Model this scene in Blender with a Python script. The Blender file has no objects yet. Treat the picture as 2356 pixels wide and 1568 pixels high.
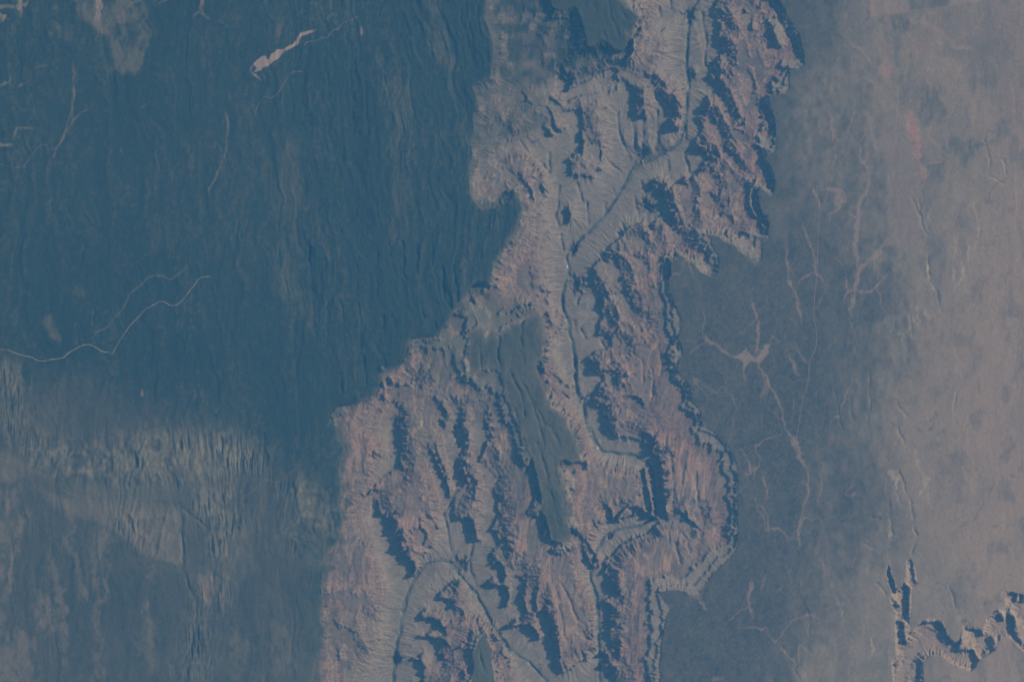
import bpy, math
import numpy as np

# ----------------------------------------------------------------------------
#  camera, light, exposure   (1 unit is about 75 m; the view looks straight down)
# ----------------------------------------------------------------------------
sc = bpy.context.scene
W0, H0 = 1024.0, 681.0
CAM_H = 5300.0
cd = bpy.data.cameras.new('camera')
cam = bpy.data.objects.new('camera', cd)
sc.collection.objects.link(cam)
cam.location = (0, 0, CAM_H)
cd.sensor_width = 36.0
cd.lens = 36.0 * (CAM_H - 26.0) / W0
cd.clip_start = 1.0
cd.clip_end = 40000.0
sc.camera = cam

SUN_AZ = math.radians(24.0)      # measured from +X (picture right) towards +Y (picture top)
SUN_EL = math.radians(38.0)
world = bpy.data.worlds.new('World')
sc.world = world
world.use_nodes = True
nt = world.node_tree
sky = nt.nodes.new('ShaderNodeTexSky')
sky.sky_type = 'NISHITA'
sky.sun_disc = False
sky.sun_elevation = SUN_EL
sky.sun_rotation = math.radians(90.0) - SUN_AZ
nt.links.new(sky.outputs[0], nt.nodes['Background'].inputs[0])
nt.nodes['Background'].inputs[1].default_value = 0.07
sd = bpy.data.lights.new('sun', 'SUN')
sd.energy = 4.2
sd.angle = math.radians(0.5)
sd.color = (1.0, 0.96, 0.91)
sun = bpy.data.objects.new('sun', sd)
sc.collection.objects.link(sun)
from mathutils import Vector
dirv = Vector((math.cos(SUN_AZ) * math.cos(SUN_EL), math.sin(SUN_AZ) * math.cos(SUN_EL), math.sin(SUN_EL)))
sun.rotation_euler = dirv.to_track_quat('Z', 'Y').to_euler()
sun.location = (600, 300, 500)
sc.view_settings.view_transform = 'Standard'
sc.view_settings.look = 'None'
sc.view_settings.gamma = 1.0
sc.view_settings.exposure = 0.0
sc.view_settings.use_curve_mapping = False
sc.render.engine = 'CYCLES'
sc.cycles.use_denoising = True
sc.cycles.denoising_prefilter = "NONE"
sc.cycles.denoiser = "OPENIMAGEDENOISE"
sc.cycles.denoising_input_passes = "RGB_ALBEDO_NORMAL"
sc.cycles.max_bounces = 3
sc.cycles.diffuse_bounces = 2
sc.cycles.volume_bounces = 0
HAZE_DENSITY = 1.25e-4
HAZE_COLOR = (0.09, 0.39, 1.0)

# ----------------------------------------------------------------------------
#  grid and tracing helpers
# ----------------------------------------------------------------------------
MX, MY, S = 64, 46, 0.8                               # margin outside the picture and grid spacing
NX, NY = int((W0 + 2 * MX) / S) + 1, int((H0 + 2 * MY) / S) + 1
gx = np.arange(NX, dtype=np.float32) * S - MX
gy = np.arange(NY, dtype=np.float32) * S - MY
PX, PY = np.meshgrid(gx, gy)             # survey coordinates, x right, y down

SHEETS = {'A': (1800, 0, 1.568), 'B': (1200, 900, 1.568), 'C': (1200, 1726, 1.568), 'D': (2596, 1726, 1.568),
          'E': (2596, 800, 1.568), 'F': (0, 0, 1.568), 'G': (0, 1726, 1.568), 'H': (0, 900, 1.568),
          'I': (2596, 0, 1.568), 'J': (1100, 0, 2.6133), 'K': (2200, 1100, 2.6133), 'L': (2400, 500, 2.6133),
          'O': (0, 0, 2356 / 4096)}


def P(s):
    """'A:x,y x,y B:x,y' -> survey points; the letter is the map sheet the points were read from."""
    out = []
    sh = None
    for t in s.split():
        if ':' in t:
            sh, t = t.split(':')
        x, y = t.split(',')[:2]
        ox, oy, k = SHEETS[sh]
        out.append(((ox + float(x) / k) / 4.0, (oy + float(y) / k) / 4.0))
    return np.array(out, dtype=np.float64)


def hashn(ix, iy, seed):
    h = (ix.astype(np.int64) * 374761393 + iy.astype(np.int64) * 668265263 + seed * 974634777) & 0xFFFFFFFF
    h = ((h ^ (h >> 13)) * 1274126177) & 0xFFFFFFFF
    h = h ^ (h >> 16)
    return (h & 0xFFFF).astype(np.float32) / 32767.5 - 1.0


def vnoise(x, y, seed):
    ix = np.floor(x); iy = np.floor(y)
    fx = (x - ix).astype(np.float32); fy = (y - iy).astype(np.float32)
    ix = ix.astype(np.int32); iy = iy.astype(np.int32)
    x0, x1, y0, y1 = int(ix.min()), int(ix.max()) + 2, int(iy.min()), int(iy.max()) + 2
    lat = hashn(*np.meshgrid(np.arange(x0, x1), np.arange(y0, y1)), seed)
    ax = ix - x0; ay = iy - y0
    ux = fx * fx * fx * (fx * (fx * 6 - 15) + 10); uy = fy * fy * fy * (fy * (fy * 6 - 15) + 10)
    a = lat[ay, ax]; b = lat[ay, ax + 1]; c = lat[ay + 1, ax]; d = lat[ay + 1, ax + 1]
    return (a + (b - a) * ux) * (1 - uy) + (c + (d - c) * ux) * uy


def fbm(x, y, seed, octaves=4, gain=0.5):
    s = np.zeros(np.shape(x), np.float32); a = 1.0; n = 0.0
    for o in range(octaves):
        s += a * vnoise(x * 2.0 ** o + 17.3 * o, y * 2.0 ** o - 9.1 * o, seed + o)
        n += a; a *= gain
    return s / n


def sstep(a, b, x):
    t = np.clip((x - a) / (b - a), 0, 1)
    return t * t * (3 - 2 * t)


def blur(a, r, n=2):
    for _ in range(n):
        for ax in (0, 1):
            pad = [(0, 0), (0, 0)]; pad[ax] = (r + 1, r)
            c = np.cumsum(np.pad(a, pad, mode='edge'), axis=ax, dtype=np.float64)
            k = 2 * r + 1
            a = ((c[k:] - c[:-k]) if ax == 0 else (c[:, k:] - c[:, :-k])).astype(np.float32) / k
    return a


def sample(a, x, y):
    """bilinear read of grid a at grid coordinates x (column), y (row)"""
    x = np.clip(x, 0, a.shape[1] - 1.001); y = np.clip(y, 0, a.shape[0] - 1.001)
    ix = x.astype(np.int32); iy = y.astype(np.int32)
    fx = x - ix; fy = y - iy
    return (a[iy, ix] * (1 - fx) + a[iy, ix + 1] * fx) * (1 - fy) + (a[iy + 1, ix] * (1 - fx) + a[iy + 1, ix + 1] * fx) * fy


WX = 2.4 * fbm(PX / 17, PY / 17, 5, 4) + 1.7 * fbm(PX / 4.6, PY / 4.6, 6, 3, .6)      # wobble that roughens every traced outline
WY = 2.4 * fbm(PX / 17, PY / 17, 15, 4) + 1.7 * fbm(PX / 4.6, PY / 4.6, 16, 3, .6)


def in_poly(pts, warp=1.0):
    pad = 9 * warp + 2
    lo = pts.min(0) - pad; hi = pts.max(0) + pad
    c0, c1 = (np.clip((np.array([lo[0], hi[0]]) + MX) / S, 0, NX)).astype(int); r0, r1 = (np.clip((np.array([lo[1], hi[1]]) + MY) / S, 0, NY)).astype(int)
    m = np.zeros(PX.shape, bool)
    if c1 <= c0 or r1 <= r0:
        return m
    sl = np.s_[r0:r1, c0:c1]
    x = PX[sl] + WX[sl] * warp; y = PY[sl] + WY[sl] * warp
    k = np.zeros(x.shape, bool)
    n = len(pts)
    for i in range(n):
        xa, ya = pts[i]; xb, yb = pts[(i + 1) % n]
        if ya == yb:
            continue
        ra = np.searchsorted(gy[r0:r1], min(ya, yb) - pad); rb = np.searchsorted(gy[r0:r1], max(ya, yb) + pad)
        yy = y[ra:rb]
        k[ra:rb] ^= ((ya > yy) != (yb > yy)) & (x[ra:rb] < (xb - xa) * (yy - ya) / (yb - ya) + xa)
    m[sl] = k
    return m


def dist_line(pts, reach, warp=1.0):
    """distance to a polyline, exact within reach (elsewhere 1e3)"""
    D = np.full(PX.shape, 1e3, np.float32)
    for (xa, ya), (xb, yb) in zip(pts[:-1], pts[1:]):
        m = reach + 5
        c0 = max(0, int((min(xa, xb) - m + MX) / S)); c1 = min(NX, int((max(xa, xb) + m + MX) / S) + 1)
        r0 = max(0, int((min(ya, yb) - m + MY) / S)); r1 = min(NY, int((max(ya, yb) + m + MY) / S) + 1)
        if c0 >= c1 or r0 >= r1:
            continue
        s = np.s_[r0:r1, c0:c1]
        x = PX[s] + WX[s] * warp - xa; y = PY[s] + WY[s] * warp - ya
        dx, dy = xb - xa, yb - ya
        t = np.clip((x * dx + y * dy) / max(dx * dx + dy * dy, 1e-6), 0, 1)
        D[s] = np.minimum(D[s], np.hypot(x - t * dx, y - t * dy))
    return D


def dense(pts, vals=None, step=0.35):
    seg = np.hypot(*np.diff(pts, axis=0).T)
    L = np.concatenate([[0], np.cumsum(seg)])
    t = np.arange(0, L[-1] + step, step).clip(0, L[-1])
    q = np.stack([np.interp(t, L, pts[:, 0]), np.interp(t, L, pts[:, 1])], 1)
    if vals is None:
        return q
    vals = np.atleast_1d(np.array(vals, float))
    v = np.interp(t / max(L[-1], 1e-6), np.linspace(0, 1, len(vals)), vals)
    return q, v


def smooth(pts, it=2):
    """Chaikin corner cutting, ends kept"""
    for _ in range(it):
        q = [pts[0]]
        for a, b in zip(pts[:-1], pts[1:]):
            q += [a * .75 + b * .25, a * .25 + b * .75]
        q.append(pts[-1]); pts = np.array(q)
    return pts

# ----------------------------------------------------------------------------
#  the survey: rims, ridges, cliffs, streams
# ----------------------------------------------------------------------------
RIM_LEFT = ('A:225,-120 225,0 230,100 245,180 265,260 285,340 270,420 245,500 180,530 148,545 165,610 185,690 150,700 160,800 135,900 140,960 '
            '128,1060 130,1150 140,1250 200,1310 270,1310 380,1262 400,1180 440,1250 450,1350 440,1400 400,1450 370,1500 340,1568 '
            'B:1300,110 1255,180 1220,230 1195,340 1150,360 1105,350 1080,380 1040,430 990,500 950,560 920,600 880,690 820,690 760,700 '
            '700,700 690,730 660,830 620,890 550,905 512,880 500,930 505,1000 480,1060 440,1080 340,1130 230,1150 190,1190 240,1280 '
            '260,1360 300,1400 270,1430 250,1500 C:250,150 250,420 262,560 240,680 180,740 140,790 200,860 140,900 135,1000 140,1200 '
            '135,1350 110,1400 80,1568 70,1900')
RIM_RIGHT = ('A:1990,-120 2050,0 2100,60 2150,160 2190,220 2220,320 2225,400 2200,430 2150,428 2130,440 2122,480 2132,540 2120,592 2090,592 '
             '2020,600 2000,620 2010,680 2032,730 2040,800 2042,880 2035,950 1990,968 1978,1000 2010,1050 2035,1120 2042,1180 2015,1228 '
             '1985,1200 L:1680,650 1640,690 1650,780 1670,860 1700,940 1740,960 1765,1050 1760,1130 1740,1200 1690,1260 1690,1370 1680,1470 1590,1440 '
             '1500,1360 1400,1270 1290,1210 1220,1150 1185,1150 1175,1240 1220,1330 1235,1430 1220,1540 1150,1580 1060,1540 980,1460 900,1400 850,1370 '
             '820,1400 740,1440 740,1568 K:1245,20 1230,150 1290,260 1310,300 1360,430 1365,560 1340,640 1380,720 1385,830 1330,900 '
             '1350,1010 1420,1090 1475,1180 1480,1340 1540,1390 1575,1480 1590,1568 D:410,0 450,40 500,100 545,190 560,320 560,420 550,500 555,700 '
             '520,790 440,850 370,920 350,980 330,1035 290,1040 240,1000 170,990 100,1000 60,1000 100,1060 150,1080 110,1150 95,1250 80,1350 70,1568 60,1900')
WEDGE = ('B:1062,740 1080,690 1110,660 1165,720 1250,690 1330,640 1400,590 1470,525 1500,540 1522,640 1530,720 1500,800 1482,870 1505,980 1560,1140 '
         '1640,1220 1700,1320 1752,1450 C:1755,165 1700,188 1625,172 1620,260 1640,340 1660,450 1680,580 1698,680 1640,692 1580,680 1550,560 '
         '1520,490 1492,300 1472,180 1440,100 1400,0 B:1370,1250 1330,1100 1300,980 1270,910 1200,880 1120,910 1075,960 1062,860')
FINGER = ('A:600,-120 1010,-120 1060,0 1120,60 1185,110 1150,150 1090,190 1110,230 1110,290 1080,330 1030,310 990,260 930,250 900,290 860,280 '
          '840,180 815,90 780,40 720,70 640,50')
SMALL_MESA = 'C:1160,1245 1190,1330 1210,1450 1225,1580 1230,1900 1040,1900 1070,1568 1090,1470 1075,1400 1110,1320'

# line features: heights along the line, then the points
STREAMS = [   # rivers and drainages
    ('13 11 9 7', 'A:300,-120 310,60 350,200 400,330 480,420'), ('13 11 9 8', 'A:470,-120 480,60 520,200 560,340 590,440'), ('14 12 9', 'A:580,-60 600,120 640,280 690,330'), ('13 9', 'A:250,420 340,440 430,500'),
    ('13 10 7', 'A:760,90 740,200 700,300'), ('14 10', 'A:820,320 780,400 760,480'), ('13 9', 'A:960,330 940,400 900,480'), ('14 11', 'A:190,760 250,840 300,900'), ('14 11', 'A:160,980 200,1050'),
    ('1.6', 'A:1600,-150 1560,0 1520,60 1500,150 1490,300 1490,420 1500,540 1490,640 1470,750 1450,850 1420,915 1330,960 1200,1010 1140,1050 1110,1130 '
            '1060,1200 1030,1250 980,1340 930,1390 870,1450 800,1510 760,1560 B:1690,160 1670,220 1690,300 1660,380 1645,450 1650,520 1690,600 1690,680 1710,760 '
            '1730,830 1730,950 1745,1100 1780,1130 1790,1230 1830,1330 1880,1415 1960,1425 2050,1440 2110,1450 C:2140,180 2200,200 2225,300 2235,420 2240,520 '
            '2200,560 2130,600 2050,605 1950,630 1900,670 1870,730 1835,820 1820,900 1830,960 1860,1050 1868,1200 1875,1310 1880,1400 1880,1568 1890,1900'),
    ('1.6', 'C:1700,1900 1560,1568 1490,1510 1450,1460 1400,1420 1330,1390 1280,1330 1230,1250 1190,1190 1150,1100 1110,1030 1060,960 1000,900 960,850 920,820 '
            '860,810 790,830 740,870 700,950 690,980 660,1040 640,1110 630,1200 605,1330 590,1400 580,1568 560,1900'),
    ('3.5 2.5 1', 'A:1050,700 1060,860 1110,920 1140,995'), ('3.5 2.5 1', 'A:1150,740 1160,900 1190,975'), ('3.5 2.5 1', 'A:1210,740 1215,955'),
    ('3.5 2.5 1', 'A:1300,690 1300,935'), ('4 3 1', 'A:1580,60 1600,150 1615,260 1600,340 1600,400 1520,540'),
    ('3.5 2 1', 'L:900,270 910,380 940,450 955,580'), ('3 1.5', 'L:720,370 740,580'), ('3.5 2 1', 'L:440,590 470,700 500,830 520,960'),
    ('3.5 2', 'L:360,740 390,850 400,920'), ('4 2 1', 'L:890,140 890,0 880,-80'),
    ('10 6 5 5.5 4.5 4 3 2', 'A:1185,140 1060,400 900,490 780,560 700,650 650,730 660,860 680,1000 690,1160 680,1290 700,1420 740,1540'),
    ('11 7.5 6 4.5 3.5', 'A:205,1065 330,960 430,880 520,980 620,1080 690,1160'),
    ('5 3 1', 'A:990,960 1060,1040 1110,1110'), ('6 4 2', 'A:800,1140 830,1260 860,1380 880,1440'),
    ('6 4 2', 'A:1250,80 1240,110 1420,70 1500,100'), ('6 4.5', 'A:690,300 690,420 720,540'), ('8 6', 'A:480,420 620,560 700,640'),
    ('4.2 3', 'K:340,0 345,110 310,230 280,310 260,420 255,580'), ('4 2', 'K:540,690 560,740'), ('4.5 2', 'B:1630,60 1640,160'),
    ('5 3', 'B:1560,640 1600,780 1690,900'), ('11 8.5 6.5', 'B:1000,640 940,540 1060,400 1150,370'), ('13 9', 'B:760,700 880,600 960,530'),
    ('8 5 3', 'B:500,1080 600,1000 720,980'), ('5.5 4 3', 'B:540,1180 560,1300 545,1450 540,1540 C:500,180 450,420 455,500 480,650 540,850 650,900'),
    ('8 6.5 5.5', 'B:860,1160 910,1250 920,1400 930,1500 C:940,200 960,420'), ('6 4 2.5', 'C:960,420 895,520 920,640 945,740 960,820'),
    ('8 6 5.5', 'B:1130,1160 1120,1280 1110,1420 1130,1520 C:1150,240 1180,380'), ('6 4 2', 'C:1180,380 1150,560 1100,700 1060,860'),
    ('5.5 4', 'C:1190,560 1180,760 1190,900 1170,1000'), ('5.5 4 2', 'C:1330,860 1330,1080 1320,1240 1290,1310'),
    ('8 6 4', 'C:1440,900 1440,980 1490,1180 1500,1400 1530,1500'), ('6 4.5', 'C:1720,640 1760,760 1800,850 1830,900'),
    ('9.5 7', 'C:690,640 740,700 790,760'), ('5 3.5', 'C:930,1040 860,1080 760,1040 700,960'), ('5 3.5', 'C:800,1300 740,1200 690,1150 640,1120'),
    ('5.5 4', 'C:760,1470 690,1350 640,1250'), ('7 5 3', 'K:590,1140 510,1180 400,1220 330,1340'), ('8 6', 'K:780,1340 700,1400 560,1440'),
    ('9 6.5 5', 'K:830,560 720,640 620,760 430,800'), ('9.5 7 5', 'K:1000,400 860,360 780,270 700,200 620,120'),
    ('9 6 3', 'C:2170,500 2060,520 1960,570 1890,660'), ('6 4', 'C:1880,860 1890,1000 1880,1100'), ('6 4.5', 'C:1890,1380 1960,1340'),
    ('10.5 8 5', 'D:440,600 330,590 230,560 150,540 30,550'),
    ('8.5', 'C:160,1040 180,1180 200,1300 210,1400 260,1490 290,1568 330,1800'), ('10.3 8.5', 'C:290,1180 325,1290 375,1385'), ('10 8', 'C:268,1200 300,1400 330,1500 350,1568 380,1800'),
    ('10.5 9.5', 'C:1640,960 1680,1050 1740,1170 1790,1290 1860,1362'), ('11 9.5 8', 'C:1735,1255 1770,1330 1812,1425'), ('11 10', 'C:1600,980 1640,1150 1660,1300 1640,1420'),
    ('11.5 10', 'K:960,870 970,1000 975,1100'), ('11.5 9.8', 'K:870,990 890,1100 920,1220 990,1280'), ('11.5 10.5', 'K:770,1000 800,1120 850,1230'),
    ('16.5 14 12 11', 'D:1290,60 1340,180 1390,320 1420,450 1455,560 1440,680 1470,780 1505,860 1530,960 1570,1020'),
    ('16 14 12 10.5', 'D:1640,780 1640,880 1640,950 1600,1000 1590,1080 1575,1180 1575,1300 1590,1350'),
    ('11 10.5 10 9', 'D:2600,1000 2352,1110 2230,1200 2120,1310 2000,1420 1900,1400 1840,1380 1760,1320 1650,1380 1570,1480 1545,1568 1540,1900'),
    ('15 11', 'D:1940,1180 1950,1260 1920,1380'), ('15 12', 'D:2330,700 2335,900 2330,1080'),
]
RIDGES = [
    ('9 10 12.5 14 18', 'L:1030,150 1100,210 1180,270 1350,420 1560,570 1680,648'),
    ('9 11.5 13 15 18', 'L:1050,-100 1390,0 1480,60 1560,130 1640,210 1780,265'),
    ('9 12 13 15 18.5', 'L:730,800 800,890 860,920 930,1010 1000,1080 1100,1140 1185,1150'),
    ('8 11 12 14 18.5', 'L:960,760 1080,860 1130,950 1220,1030 1330,1070 1480,1110 1600,1150 1740,1180'),
    ('8 11 13 18', 'L:480,1180 640,1190 760,1240 830,1310 860,1370'),
    ('9 11 13 17', 'A:1690,85 1720,170 1760,220 1860,240 1960,290 2040,340 2150,420'),
    ('9 11.5 14', 'A:1820,10 1900,120 1960,180 2030,330'), ('12 14 18', 'A:1880,-60 1940,60 2010,150 2060,270'),
    ('9.5 11 14', 'A:1700,370 1800,370 1900,400 2010,430 2120,450'), ('8 11 13 18', 'A:1660,410 1700,480 1740,560 1800,680 1850,770'),
    ('9 10 12', 'A:1640,470 1690,480 1750,470 1830,500'), ('10 12 18', 'A:1860,540 1990,580 2090,592'),
    ('6.5 9 10', 'A:1090,540 1140,530 1230,470 1300,500 1370,560 1420,640'), ('6 9 10 9.5', 'A:1100,480 1200,400 1290,340 1320,260 1290,250'),
    ('4.8', 'A:1330,130 1400,130 1420,250'), ('5', 'A:1320,420 1400,480 1440,470'), ('4.4', 'A:1520,120 1580,300'), ('4.4', 'A:1560,420 1540,520'),
    ('9 10.5 8', 'A:650,320 660,420 720,480 780,520 850,500'), ('10 9 8', 'A:620,560 680,620 730,620'), ('11 10 8.5', 'A:400,650 520,700 600,700 660,780'),
    ('9 9.5 8', 'A:820,620 830,780 830,950 780,1060'), ('9.5 10.5 8', 'A:900,640 930,780 940,900 950,1060'), ('11 10', 'A:360,1020 440,980 500,990 600,1090'),
    ('14 12 10', 'A:380,1080 430,1020'), ('12 9', 'A:520,1100 600,1110'), ('8 7', 'A:720,1310 750,1330'), ('13 12 11', 'A:300,700 400,690 420,760'),
    ('5', 'A:1090,760 1100,880'), ('5', 'A:1180,750 1185,920'), ('5', 'A:1250,720 1255,920'), ('5', 'A:1370,760 1380,880'),
    ('10 9.5 7', 'B:1440,250 1500,290 1480,380 1530,400 1570,440'), ('8 6', 'B:1640,560 1650,650'), ('9 9.5 7', 'B:1530,940 1600,950 1690,1010'),
    ('9 8 7', 'B:1540,1010 1640,1060 1690,1080'), ('12.5 12', 'B:1480,880 1510,930 1560,980'),
    ('12.5 12.3', 'B:700,760 760,860 830,940 940,970 1060,1010'), ('12.3', 'B:300,1300 400,1300 480,1420'), ('12.3', 'C:330,100 440,130 420,300 330,420'),
    ('12.3', 'C:320,650 430,700 450,860'), ('12.3', 'C:250,950 420,900 460,1100'), ('12.3', 'C:240,1200 350,1250 420,1350'), ('12.4', 'C:200,1500 260,1350'),
    ('12.3', 'B:690,1180 720,1300 720,1440 C:740,130 700,300 780,280'), ('12.3', 'C:640,380 680,560 720,740'), ('12.4', 'C:760,400 830,480 820,540'),
    ('12.4 12.2', 'B:1070,1180 1060,1300 1080,1450 C:1100,200 1120,330 1080,480'), ('12.3', 'B:1200,1160 1230,1260 1210,1420'),
    ('12.3', 'C:1340,120 1330,400 1340,640 1380,780'), ('12.3', 'C:1460,760 1500,900 1490,1040 1470,1180'), ('12.3', 'C:1560,800 1580,1000 1620,1200 1640,1300'),
    ('12.3', 'C:1700,800 1760,1000 1830,1100 1840,1280'), ('12.5', 'C:1680,300 1740,500 1820,650'), ('12.5', 'C:1900,260 2000,300 2140,280 2160,380 2030,430'),
    ('12.5', 'C:1780,340 1840,480 1880,560'), ('12.4', 'C:2030,900 2060,1000 2040,1200 2000,1400'), ('12.6', 'C:2020,820 2110,740 2190,720 2300,820'),
    ('12.5', 'K:740,480 830,500 930,600 1040,700 1080,860 1010,1080'), ('12.5', 'K:740,960 760,1100 720,1300 760,1450'), ('12.5', 'K:1100,700 1150,900 1150,1100 1060,1350 980,1500'),
    ('12.5', 'D:100,150 220,200 330,150 400,330 400,480'), ('12.5', 'D:80,620 150,720 280,750 300,620 400,640'), ('12.5', 'D:20,770 120,850 200,900'),
    ('13', 'C:1000,1200 1060,1190 1130,1180 1160,1200'), ('12 10', 'C:1000,940 1030,1050 960,1060'), ('10', 'C:900,1220 970,1240 940,1320'),
    ('17 18', 'D:1730,1500 1850,1440 1880,1568 1850,1800'), ('17', 'D:2060,1500 2140,1420 2240,1350 2300,1420'),
]
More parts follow.
